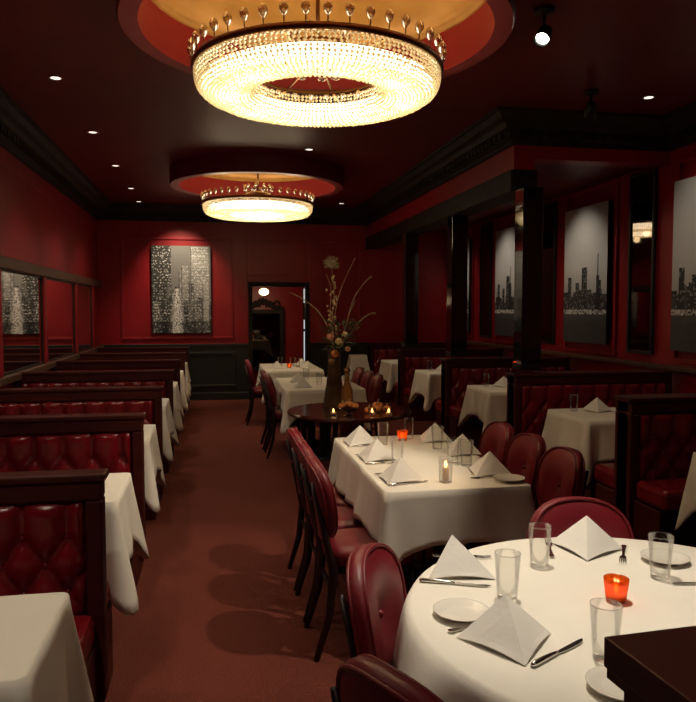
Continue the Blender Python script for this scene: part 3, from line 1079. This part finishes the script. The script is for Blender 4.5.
# ------------------------------------------------------------------ chairs
def chair():
    """faces +x; base of the empty on the floor under the seat centre"""
    t = thing('dining_chair', (0, 0, 0), 'x', 'chair')
    # seat cushion: rounded trapezoid
    out = []
    for k in range(40):
        a = 2 * PI * k / 40
        c, s_ = cos(a), sin(a)
        q = (abs(c) ** 4 + abs(s_) ** 4) ** -.25
        x = .205 * c * q; y = (.186 + .016 * (x / .2)) * s_ * q
        out.append((x, y))
    vs = []; fs = []
    lv = [(.96, .415), (1.0, .425), (1.02, .45), (1.0, .472), (.93, .488), (.7, .50), (.35, .505)]
    for sc, z in lv: vs += [(x * sc, y * sc, z) for x, y in out]
    n = 40
    for i in range(len(lv) - 1):
        for k in range(n): fs.append((i * n + k, i * n + (k + 1) % n, (i + 1) * n + (k + 1) % n, (i + 1) * n + k))
    fs.append(tuple(range(n - 1, -1, -1))); fs.append(tuple((len(lv) - 1) * n + k for k in range(n)))
    MB().add(vs, fs).build('seat', M['chair_vinyl'], t, smooth=True)
    MB().prism([(x * .94, y * .94) for x, y in out], .375, .415).build('seat_frame', M['chair_leg'], t)
    # oval back, leaning back
    lean = Matrix.Translation((-.205, 0, .508)) @ Matrix.Rotation(-.17, 4, 'Y')
    vs = []; fs = []
    hh, ww = .191, .192
    def oval(k, n, sc):
        a = 2 * PI * k / n
        c, s_ = cos(a), sin(a)
        q = (abs(c) ** 2.4 + abs(s_) ** 2.4) ** (-1 / 2.4)
        yy = ww * c * q * (1 + .06 * s_) * sc
        return yy, hh * s_ * q * sc
    n = 44
    rings = [(.90, .026), (.985, .020), (1.0, 0), (.985, -.018), (.9, -.024), (.0, -.024)]
    fr = [(.0, .022), (.15, .030), (.5, .044), (.8, .038)] + rings
    for sc, x in fr:
        for k in range(n):
            y, z = oval(k, n, max(sc, .002))
            curve = -.9 * y * y * -1
            vs.append((x + curve, y, z + hh))
    for i in range(len(fr) - 1):
        for k in range(n): fs.append((i * n + k, i * n + (k + 1) % n, (i + 1) * n + (k + 1) % n, (i + 1) * n + k))
    bk = MB().add(vs, fs, lean).build('backrest', M['chair_vinyl'], t, smooth=True)
    for off in (.024, -.022):
        pts = []
        for k in range(n + 1):
            y, z = oval(k % n, n, .965)
            pts.append(lean @ Vector((off + .9 * y * y, y, z + hh)))
        MB().tube(pts, .0055, 6, False).build('piping', M['chair_vinyl'], bk, smooth=True)
    b = MB().ball(lean @ Vector((.026, 0, hh)), .011, 10, 6)
    b.ball(lean @ Vector((-.027, 0, hh)), .009, 10, 6)
    b.build('button', M['chair_vinyl'], bk, smooth=True)
    # legs
    for sy in (-1, 1):
        MB().tube([(.17, sy * .17, .385), (.175, sy * .175, .2), (.185, sy * .18, 0)], [.022, .018, .013], 8).build('leg', M['chair_leg'], t, smooth=True)
        MB().tube([(-.285, sy * .14, .80), (-.235, sy * .15, .6), (-.19, sy * .165, .40), (-.21, sy * .17, .2), (-.27, sy * .175, 0)], [.008, .014, .022, .018, .014], 8).build('leg', M['chair_leg'], t, smooth=True)
    MB().tube([(-.195, -.165, .3), (-.195, .165, .3)], .011, 8).build('stretcher', M['chair_leg'], t, smooth=True)
    return t


def put_chair(x, y, rz, lab, group): place(CACHE, 'chair', chair, (x, y, 0), rz, lab, group)


G1, G2, G3 = 'chairs at the round front table', 'chairs at the long middle table', 'chairs at the back tables'
for bx, by, lab in ((.40, 2.0, 'red oval-backed chair left of the round table, its buttoned back showing'),
                    (.30, 1.285, 'red oval-backed chair cropped by the bottom photo edge, at the round table'),
                    (1.30, 2.43, 'red oval-backed chair on the far side of the round table, behind a napkin')):
    a = math.atan2(RC[1] - by, RC[0] - bx)
    if by > 2.4: a = -PI / 2 - .1
    if by == 2.0: a = -.48
    put_chair(bx + .28 * cos(a), by + .28 * sin(a), a, lab, G1)
for (y, lab) in ((3.29, 'red oval-backed chair on the aisle side of the middle table, nearest the camera'),
                 (3.70, 'red oval-backed chair on the aisle side of the middle table, between two others'),
                 (4.12, 'red oval-backed chair on the aisle side of the middle table, nearest the display table')):
    put_chair(.705, y, 0, lab, G2)
for (y, lab) in ((3.29, 'red oval-backed chair on the booth side of the middle table, nearest the round table'),
                 (3.70, 'red oval-backed chair on the booth side of the middle table, second from near end'),
                 (4.12, 'red oval-backed chair on the booth side of the middle table, farthest from the camera')):
    put_chair(1.47, y, PI, lab, G2)
for (x, y, a, lab) in ((.81, 7.75, 0, 'red chair on the aisle side of the table behind the flowers, nearest'),
                       (.80, 8.25, 0, 'red chair on the aisle side of the table behind the flowers, farther back'),
                       (.70, 10.0, 0, 'red chair on the aisle side of the farthest middle table'),
                       (1.47, 7.5, PI, 'red chair right of the table behind the flowers, nearest the display table'),
                       (1.47, 7.95, PI, 'red chair right of the table behind the flowers, middle one'),
                       (1.47, 8.45, PI, 'red chair right of the table behind the flowers, farthest')):
    put_chair(x, y, a, lab, G3)


# ------------------------------------------------------------------ table settings
TZ = .7595


def napkin(w=.120, h=.106, spread=.135):
    """standing pyramid fold: ridge to the front (+x), two wings left and right, open behind"""
    o_l, o_r, fr, ap = (-.02, w, 0), (-.02, -w, 0), (spread, 0, 0), (-.015, 0, h)
    vs = []; fs = []; n = 8
    def surf(A, B, C, bulge, nrm):
        b = len(vs)
        for i in range(n + 1):
            for j in range(n + 1 - i):
                u, v = i / n, j / n; q = 1 - u - v
                p = Vector(A) * q + Vector(B) * u + Vector(C) * v
                p.z += .010 * math.sin(PI * (v / max(1e-6, u + v))) * (u + v) ** 6 if u + v > 0 else 0
                p += Vector(nrm) * bulge * 27 * u * v * q * (.6 + .4 * sin(7 * u))
                vs.append(tuple(p))
        idx = {}; c = b
        for i in range(n + 1):
            for j in range(n + 1 - i): idx[i, j] = c; c += 1
        for i in range(n):
            for j in range(n - i):
                fs.append((idx[i, j], idx[i + 1, j], idx[i, j + 1]))
                if i + j < n - 1: fs.append((idx[i + 1, j], idx[i + 1, j + 1], idx[i, j + 1]))
    surf(ap, o_l, fr, .006, (.6, .6, .3)); surf(ap, fr, o_r, .006, (.6, -.6, .3))
    # folded-under layers inside, slightly behind
    mb = MB().add(vs, fs)
    ap2 = (-.02, 0, h - .008)
    mb.add([ap2, (-.03, w - .012, .001), (spread - .028, 0, .001), (-.03, -w + .012, .001)], [(0, 1, 2), (0, 2, 3)])
    return mb


def make_napkin():
    o = napkin().build('napkin', M['napkin'], None, smooth=False, solid=.0035)
    return tag(o, 'x', 'napkin')


def put_nap(x, y, rz, lab, group): place(CACHE, 'nap', make_napkin, (x, y, TZ + .001), rz, lab, group)


def make_glass():
    t = thing('water_glass', (0, 0, 0), 'x', 'glass')
    prof = [(.001, 0), (.029, 0), (.0305, .004), (.034, .06), (.040, .146), (.0385, .147), (.0375, .143), (.0318, .06), (.0285, .022), (.02, .017), (.001, .016)]
    MB().lathe(prof, 32).build('tumbler', M['glass'], t, smooth=True)
    MB().lathe([(.0385, .1455), (.0395, .148), (.0385, .1485), (.0378, .147)], 32, close=True).build('rim', M['glass'], t, smooth=True)
    return t


def put_glass(x, y, lab, group): place(CACHE, 'glass', make_glass, (x, y, TZ), 0, lab, group).scale = (.92, .92, .89)


def make_plate():
    o = MB().lathe([(.001, .002), (.042, .0), (.046, .003), (.060, .010), (.074, .015), (.075, .017), (.072, .0175), (.058, .0125), (.046, .007), (.04, .0055), (.001, .0055)], 44).build('bread_plate', M['china'], None, smooth=True)
    return tag(o, 'x', 'plate')


def put_plate(x, y, lab, group): place(CACHE, 'plate', make_plate, (x, y, TZ), 0, lab, group)


def make_knife():
    """along +x from handle end (0) to tip (.21)"""
    t = thing('table_knife', (0, 0, 0), 'x', 'knife')
    h = MB().tube([(0, 0, .006), (.01, 0, .006), (.05, 0, .006), (.09, 0, .005), (.105, 0, .004)], [.004, .0075, .0068, .0055, .004], 10)
    h.build('handle', M['steel'], t, smooth=True)
    MB().prism([(.10, -.004), (.13, -.008), (.18, -.009), (.203, -.004), (.212, .004), (.20, .006), (.10, .005)], .003, .0045).build('blade', M['steel'], t)
    return t


def make_fork():
    t = thing('table_fork', (0, 0, 0), 'x', 'fork')
    MB().prism([(0, -.006), (.01, -.0085), (.05, -.005), (.11, -.0035), (.125, -.01), (.142, -.0115), (.142, .0115), (.125, .01), (.11, .0035), (.05, .005), (.01, .0085), (0, .006)], .004, .0065).build('handle', M['steel'], t, bevel=.0008)
    for k in range(4):
        y = -.0095 + k * .00633
        MB().tube([(.140, y, .0052), (.165, y, .004), (.188, y, .007)], [.0019, .0018, .001], 6).build('tine', M['steel'], t)
    return t


def put_knife(x, y, x2, y2, lab, g): place(CACHE, 'knife', make_knife, (x, y, TZ), math.atan2(y2 - y, x2 - x), lab, g)
def put_fork(x, y, x2, y2, lab, g): place(CACHE, 'fork', make_fork, (x, y, TZ), math.atan2(y2 - y, x2 - x), lab, g)


def make_votive():
    t = thing('votive_candle', (0, 0, 0), 'x', 'candle')
    s = .9
    MB().lathe([(.001, 0), (.024, 0), (.027, .004), (.033, .05), (.0345, .064), (.0325, .0645), (.031, .05), (.0255, .007), (.001, .006)], 30).build('holder', M['orange_glass'], t, smooth=True)
    MB().lathe([(.001, .007), (.0225, .007), (.024, .022), (.001, .022)], 20).build('candle', M['wax'], t, smooth=True)
    MB().lathe([(.0005, .022), (.005, .027), (.0065, .034), (.003, .045), (.0005, .052)], 12).build('flame', M['flame'], t, smooth=True)
    return t


def votive(x, y, lab, g, power=.5, z=None):
    place(CACHE, 'vot', make_votive, (x, y, TZ if z is None else z), 0, lab, g)
    point('votive_flame_light', (x, y, (TZ if z is None else z) + .04), power, .008, (1, .55, .2))


def make_tall_candle():
    t = thing('candle_glass', (0, 0, 0), 'x', 'candle')
    MB().lathe([(.001, 0), (.029, 0), (.031, .004), (.034, .118), (.0325, .118), (.030, .01), (.001, .009)], 28).build('cylinder_glass', M['glass'], t, smooth=True)
    MB().lathe([(.001, .01), (.016, .01), (.016, .066), (.012, .070), (.001, .068)], 18).build('candle', M['wax'], t, smooth=True)
    MB().lathe([(.0005, .069), (.006, .075), (.008, .083), (.004, .096), (.0005, .104)], 12).build('flame', M['flame'], t, smooth=True)
    return t


# --- round table
GN, GG, GP = 'napkins on the round table', 'glasses on the round table', 'bread plates on the round table'
put_nap(.735, 2.11, -.85, 'white pyramid napkin at the far left of the round table', GN)
put_nap(.70, 1.63, -1.66, 'white pyramid napkin at the near left of the round table, its shaded side showing', GN)
put_nap(1.24, 2.225, -2.05, 'white pyramid napkin at the far side of the round table, before a red chair', GN)
put_glass(.802, 1.867, 'clear tumbler between the two left napkins on the round table', GG)
put_glass(1.006, 2.092, 'clear tumbler left of the far napkin on the round table', GG)
put_glass(1.32, 1.93, 'clear tumbler at the right of the round table, in front of a plate', GG)
put_glass(.886, 1.495, 'clear tumbler nearest the camera on the round table, beside the dark wood stand', GG)
put_plate(.638, 1.785, 'white bread plate at the left of the round table', GP)
put_plate(1.425, 2.06, 'white bread plate at the far right of the round table behind a tumbler', GP)
put_plate(.848, 1.362, 'white bread plate half hidden by the dark wood stand', GP)
votive(1.096, 1.80, 'orange glass votive candle on the round table', 'votive candles', .22)
put_knife(.595, 2.035, .79, 1.955, 'steel knife below the far left napkin on the round table', 'knives')
put_knife(.70, 1.487, .882, 1.59, 'steel knife right of the near left napkin on the round table', 'knives')
put_knife(1.53, 1.84, 1.33, 1.875, 'steel knife at the right photo edge on the round table', 'knives')
put_fork(.70, 2.235, .89, 2.185, 'steel fork behind the far left napkin, by a tumbler', 'forks')
put_fork(.57, 1.69, .76, 1.74, 'steel fork under the near left napkin', 'forks')
put_fork(1.375, 2.215, 1.265, 2.045, 'steel fork right of the far napkin, tines toward the candle', 'forks')
put_fork(1.078, 2.15, 1.15, 2.33, 'steel fork handle left of the far napkin, behind a tumbler', 'forks')

# --- middle table
GN, GG = 'napkins on the long middle table', 'glasses on the long middle table'
for (x, y, a, lab) in ((.86, 4.26, -2.2, 'white pyramid napkin on the aisle side of the middle table, farthest'),
                       (.86, 3.80, -2.2, 'white pyramid napkin on the aisle side of the middle table, second back'),
                       (.865, 3.30, -2.2, 'white pyramid napkin on the aisle side of the middle table, nearest'),
                       (1.335, 3.36, -2.4, 'white pyramid napkin on the booth side of the middle table, by the plate'),
                       (1.37, 3.86, -2.4, 'white pyramid napkin on the booth side of the middle table, second back'),
                       (1.34, 4.28, -2.4, 'white pyramid napkin on the booth side of the middle table, farthest')):
    put_nap(x, y, a, lab, GN)
for (x, y, lab) in ((.995, 4.2, 'clear tumbler between the far aisle-side napkins of the middle table'),
                    (.945, 3.66, 'clear tumbler beside the middle aisle-side napkin'),
                    (1.29, 3.55, 'clear tumbler near the booth-side napkin by the plate'),
                    (1.24, 3.62, 'clear tumbler in a pair before the second booth-side napkin'),
                    (1.28, 4.02, 'clear tumbler before the farthest booth-side napkin'),
                    (1.20, 4.36, 'clear tumbler at the far end of the middle table')):
    put_glass(x, y, lab, GG)
put_plate(1.372, 3.19, 'white bread plate on the near right corner of the middle table', 'bread plates on the middle table')
votive(1.142, 4.30, 'orange glass votive at the far end of the middle table', 'votive candles', .4)
ct = make_tall_candle(); ct.location = (1.066, 3.217, TZ); ct['label'] = 'lit candle in a tall clear glass near the front of the middle table'
point('candle_flame_light', (1.066, 3.217, TZ + .095), .4, .008, (1, .55, .2))
for (x, y, x2, y2, lab) in ((.775, 4.17, .97, 4.15, 'steel knife before the farthest aisle-side napkin'),
                            (.775, 3.66, .97, 3.68, 'steel knife before the middle aisle-side napkin'),
                            (.785, 3.19, .98, 3.24, 'steel knife before the nearest aisle-side napkin of the middle table')):
    put_knife(x, y, x2, y2, lab, 'knives')
for (x, y, x2, y2, lab) in ((.78, 4.36, .96, 4.40, 'steel fork behind the farthest aisle-side napkin'),
                            (.765, 3.90, .95, 3.94, 'steel fork behind the middle aisle-side napkin'),
                            (.77, 3.42, .95, 3.46, 'steel fork behind the nearest aisle-side napkin of the middle table'),
                            (1.39, 3.26, 1.21, 3.25, 'steel fork before the booth-side napkin by the plate')):
    put_fork(x, y, x2, y2, lab, 'forks')

# --- table behind the flowers and farthest table
GN, GG = 'napkins on the back tables', 'glasses on the back tables'
for (x, y, a, lab) in ((.90, 7.50, -2.3, 'white pyramid napkin on the table behind the flowers, aisle side near end'),
                       (.92, 8.10, -2.3, 'white pyramid napkin on the table behind the flowers, aisle side far end'),
                       (1.36, 7.60, -1.7, 'white pyramid napkin on the table behind the flowers, just right of the vase'),
                       (.84, 9.95, -2.2, 'white pyramid napkin on the farthest table, aisle side'),
                       (1.27, 9.9, -1.7, 'white pyramid napkin on the farthest table, right near corner'),
                       (1.25, 10.4, -1.7, 'white pyramid napkin on the farthest table, far right')):
    put_nap(x, y, a, lab, GN)
for (x, y, lab) in ((1.12, 7.75, 'clear tumbler beside the votive on the table behind the flowers'),
                    (1.04, 8.25, 'clear tumbler at the far end of the table behind the flowers'),
                    (.93, 10.35, 'clear tumbler on the farthest table, aisle side'),
                    (1.10, 10.3, 'clear tumbler on the farthest table, middle'),
                    (1.16, 10.15, 'clear tumbler on the farthest table, right of the middle one')):
    put_glass(x, y, lab, GG)
votive(1.2, 7.52, 'orange glass votive on the table behind the flowers', 'votive candles', .35)
votive(1.03, 10.05, 'orange glass votive on the farthest table', 'votive candles', .5)

# --- right booth tables
for (y, lab) in ((5.15, 'in front of the nearest black pillar'), (7.05, 'between the first two pillars'), (9.1, 'between the last two pillars')):
    put_nap(3.02, y + .14, -2.0, 'white pyramid napkin on the booth table ' + lab, 'napkins on the right booth tables')
    put_glass(2.84, y + .18, 'clear tumbler on the booth table ' + lab, 'glasses on the right booth tables')
    put_plate(3.12, y - .08, 'white bread plate on the booth table ' + lab, 'plates on the right booth tables')
put_plate(-.78, 3.56, 'white bread plate peeking over the nearest left booth', 'plates on the left booth tables')


# ------------------------------------------------------------------ flower arrangement and autumn display
VX, VY = .985, 5.93
t = thing('flower_vase', (VX, VY, .751), 'tall dark vase with dried branches, blooms and foliage on the polished round table', 'flower arrangement')
MB().lathe([(.001, 0), (.092, 0), (.098, .01), (.09, .06), (.068, .2), (.052, .34), (.054, .44), (.066, .50), (.058, .50), (.045, .44), (.001, .42)], 36).build('vase', M['vase'], t, smooth=True)
rv = random.Random(5)


def branch(pts, rad, m, name='branch'):
    # smooth the polyline
    P = [Vector(p) for p in pts]; out = []
    for i in range(len(P) - 1):
        p0, p1, p2, p3 = P[max(i - 1, 0)], P[i], P[i + 1], P[min(i + 2, len(P) - 1)]
        for k in range(6):
            u = k / 6
            out.append(.5 * ((2 * p1) + (p2 - p0) * u + (2 * p0 - 5 * p1 + 4 * p2 - p3) * u * u + (3 * p1 - p0 - 3 * p2 + p3) * u ** 3))
    out.append(P[-1])
    n = len(out)
    return out, MB().tube(out, [rad * (1 - .6 * i / n) for i in range(n)], 6)


def feather_branch(pts, rad, w):
    out, mb = branch(pts, rad, None)
    n = len(out)
    for i in range(n // 3, n - 1):
        tdir = (out[i + 1] - out[i]).normalized()
        for s_ in (-1, 1):
            side = (tdir.orthogonal() * s_ * .7 + tdir + Vector((rv.uniform(-.3, .3), rv.uniform(-.3, .3), rv.uniform(-.2, .2)))).normalized()
            mb.tube([out[i], out[i] + side * w * rv.uniform(.5, 1)], [.002, .0012], 4)
    o = mb.build('branch', M['dry'], t, smooth=True)
    return o


z0 = .45
feather_branch([(0, 0, z0), (-.05, 0, .66), (-.13, .0, .80), (-.26, .01, .91), (-.375, .02, .965)], .006, .022)
feather_branch([(0, 0, z0), (.09, 0, .66), (.16, 0, .90), (.24, -.02, 1.03), (.315, -.02, 1.10)], .006, .022)
feather_branch([(0, 0, z0), (.12, .02, .60), (.22, .03, .72), (.31, .04, .785), (.36, .04, .79)], .006, .022)
feather_branch([(0, 0, z0), (.07, -.03, .62), (.12, -.04, .78), (.17, -.05, .90)], .005, .018)
feather_branch([(0, 0, z0), (.0, .03, .7), (.06, .05, .98), (.19, .06, 1.26)], .005, .012)
feather_branch([(0, 0, z0), (-.03, .03, .75), (-.02, .05, 1.0), (-.06, .06, 1.12)], .005, .012)
_, mb = branch([(0, 0, z0), (-.02, 0, .7), (0, 0, .95), (-.022, 0, 1.16)], .006, None)
mb.build('branch', M['dry'], t, smooth=True)
# big dried thistle head
th = MB().ball((-.022, 0, 1.20), .04, 14, 10)
for k in range(150):
    a = rv.uniform(0, 2 * PI); c = rv.uniform(-.6, 1); s_ = math.sqrt(1 - c * c)
    d = Vector((s_ * cos(a), s_ * sin(a), c)); p = Vector((-.022, 0, 1.20))
    th.tube([p + d * .035, p + d * rv.uniform(.06, .08)], [.004, .001], 4)
th.build('thistle_head', M['dry'], t)
# pale berries up the stem
for k in range(26):
    z = .62 + .5 * k / 26
    MB().ball((rv.uniform(-.05, .03) - .01, rv.uniform(-.04, .03), z), rv.uniform(.007, .014), 8, 6, (1, 1, 1.3)).build('berry', M['berry'], t, smooth=True)
# foliage mass
fo = MB()
for k in range(170):
    a = rv.uniform(0, 2 * PI); r = rv.uniform(.02, .15); z = .47 + rv.uniform(0, .25)
    p = Vector((r * cos(a) + .05, r * sin(a), z)); d = Vector((cos(a), sin(a), rv.uniform(-.2, .9))).normalized()
    w = d.cross(Vector((0, 0, 1))).normalized() * rv.uniform(.008, .016); L = rv.uniform(.04, .09)
    u = d.cross(w).normalized() * .006
    fo.add([p, p + d * L * .5 + w + u, p + d * L, p + d * L * .5 - w + u], [(0, 1, 2, 3)])
tag(fo.build('foliage', M['leaf'], t, solid=.001), None, None, None, 'stuff')
for (x, y, z, r, m) in ((-.045, -.07, .60, .03, 'bloom'), (.02, -.09, .56, .026, 'berry'), (-.01, -.075, .46, .03, 'orange'), (-.03, -.06, .39, .026, 'amber'), (.075, -.09, .62, .02, 'berry'), (.10, -.08, .50, .022, 'bloom')):
    b = MB().ball((x, y, z), r, 14, 10)
    for k in range(7):
        a = 2 * PI * k / 7
        b.ball((x + r * .6 * cos(a), y - r * .3, z + r * .6 * sin(a)), r * .55, 8, 6)
    b.build('bloom', M[m], t, smooth=True)

# amber bottle figure
t = thing('carafe', (1.055, 5.72, .751), 'slim amber bottle with a stopper beside the dark vase', 'bottle')
MB().lathe([(.001, 0), (.045, 0), (.05, .01), (.052, .08), (.045, .17), (.02, .235), (.016, .28), (.024, .30), (.018, .305), (.001, .305)], 28).build('body', M['amber'], t, smooth=True)
MB().ball((0, 0, .33), .028, 16, 10).build('stopper', M['amber'], t, smooth=True)
# fruit bowl on a foot
t = thing('fruit_bowl', (1.02, 5.45, .751), 'dark footed bowl of small gourds at the front of the polished table', 'bowl')
MB().lathe([(.001, 0), (.04, 0), (.04, .006), (.012, .015), (.012, .03), (.06, .045), (.085, .07), (.08, .07), (.055, .05), (.001, .042)], 32).build('dish', M['dark_wood'], t, smooth=True)


def gourd_mesh(r):
    n, m = 24, 12; vs = []; fs = []
    for i in range(m + 1):
        th_ = PI * i / m
        for k in range(n):
            a = 2 * PI * k / n
            q = r * (1 + .06 * cos(8 * a)) * (1 - .18 * abs(cos(th_)) ** 3)
            vs.append((q * sin(th_) * cos(a) + 0, q * sin(th_) * sin(a), r * .82 - q * .82 * cos(th_)))
    for i in range(m):
        for k in range(n): fs.append((i * n + k, i * n + (k + 1) % n, (i + 1) * n + (k + 1) % n, (i + 1) * n + k))
    return MB().add(vs, fs)


def make_gourd():
    t = thing('gourd', (0, 0, 0), 'x', 'gourd')
    gourd_mesh(.034).build('skin', M['orange'], t, smooth=True)
    MB().tube([(0, 0, .052), (.003, 0, .062), (.008, 0, .07)], [.005, .004, .005], 6).build('stem', M['dry'], t, smooth=True)
    return t


gl = [(.97, 5.44, .803, 'small orange gourd at the left of the footed bowl'), (1.055, 5.42, .803, 'small orange gourd at the front of the footed bowl'),
      (1.03, 5.49, .806, 'small orange gourd at the back of the footed bowl'),
      (1.20, 5.55, .751, 'small orange gourd behind the left candle glass'), (1.28, 5.62, .751, 'small orange gourd near the middle of the polished table'),
      (1.36, 5.60, .751, 'orange gourd at the right of the polished table'), (1.31, 5.72, .751, 'orange gourd behind the others at right of the polished table')]
for (x, y, z, lab) in gl:
    place(CACHE, 'gourd', make_gourd, (x, y, z), rv.uniform(0, 6), lab, 'small gourds on the polished table')
sc = [o for o in COL.objects if o.parent is None and o.name.startswith('gourd')]
sc[-1].scale = (1.35, 1.35, 1.3); sc[4].scale = (1.2, 1.2, 1.2)


def tealight(x, y, lab):
    def mk():
        t = thing('candle_glass', (0, 0, 0), 'x', 'candle')
        MB().lathe([(.001, 0), (.026, 0), (.028, .004), (.034, .06), (.0325, .06), (.026, .008), (.001, .007)], 26).build('cup', M['glass'], t, smooth=True)
        MB().lathe([(.001, .008), (.022, .008), (.024, .024), (.001, .024)], 18).build('candle', M['wax'], t, smooth=True)
        MB().lathe([(.0005, .024), (.007, .030), (.009, .038), (.004, .05), (.0005, .058)], 12).build('flame', M['flame'], t, smooth=True)
        return t
    place(CACHE, 'tea', mk, (x, y, .751), 0, lab, 'candle glasses on the polished table')
    point('tealight_flame_light', (x, y, .80), .35, .008, (1, .6, .25))


tealight(.905, 5.49, 'small candle glass at the left front of the polished table')
tealight(1.20, 5.43, 'small candle glass at the front of the polished table by the gourds')
tealight(1.325, 5.40, 'small candle glass at the right front of the polished table')


# ------------------------------------------------------------------ lobby objects
t = thing('globe_lamp', (.95, 14.0, 2.6), 'lit globe ceiling lamp seen through the doorway', 'lamp')
MB().lathe([(.001, 0), (.05, 0), (.05, -.03), (.012, -.04), (.012, -.58), (.05, -.60)], 20).build('stem', M['brass'], t, smooth=True)
MB().ball((0, 0, -.68), .095, 24, 14, (1, 1, .72)).build('globe', M['globe_on'], t, smooth=True)
point('lobby_lamp', (.95, 13.9, 1.75), 9, .08)
t = thing('hall_mirror', (1.0, LB - .06, .3), 'dark carved hall mirror seen through the doorway', 'mirror')
MB().box(-.36, .36, .0, .02, .1, 1.2).build('mirror_glass', M['dark_mirror'], t)
fr = MB(); frame_xz(fr, -.44, .44, 0, 1.28, 0, .09, .05)
fr.build('mirror_frame', M['black_trim'], t, bevel=.012)
cr = MB()
for k in range(-6, 7):
    x = k * .065; hgt = .30 * math.exp(-(k / 3.2) ** 2) + .05
    cr.ball((x, -.02, 1.27 + hgt * .5), .045, 12, 8, (.9, .5, 1 + hgt * 2.2))
for s_ in (-1, 1):
    pts = [(s_ * (.06 + .30 * q), -.03, 1.33 + .13 * sin(PI * q) + .05 * sin(3 * PI * q)) for q in [i / 12 for i in range(13)]]
    cr.tube(pts, .018, 8)
cr.build('carved_crest', M['black_trim'], t, smooth=True)

# ------------------------------------------------------------------ dark wood stand in the right foreground
t = thing('host_stand', (.548, .93, 0), 'dark wood stand with a thick top in the bottom right foreground', 'stand')
PZ = 1.10
t.rotation_euler = (0, 0, .06)
MB().box(0, .62, -.68, 0, PZ - .045, PZ).build('top', M['podium'], t, bevel=.003)
MB().prism([(.004, -.676), (.616, -.676), (.616, -.004), (.004, -.004)], PZ - .06, PZ - .045).build('moulding', M['podium'], t)
MB().box(.02, .60, -.66, -.02, .06, PZ - .06).build('cabinet_body', M['podium'], t, bevel=.003)
MB().box(.03, .59, -.65, -.03, 0, .06).build('plinth', M['podium'], t)
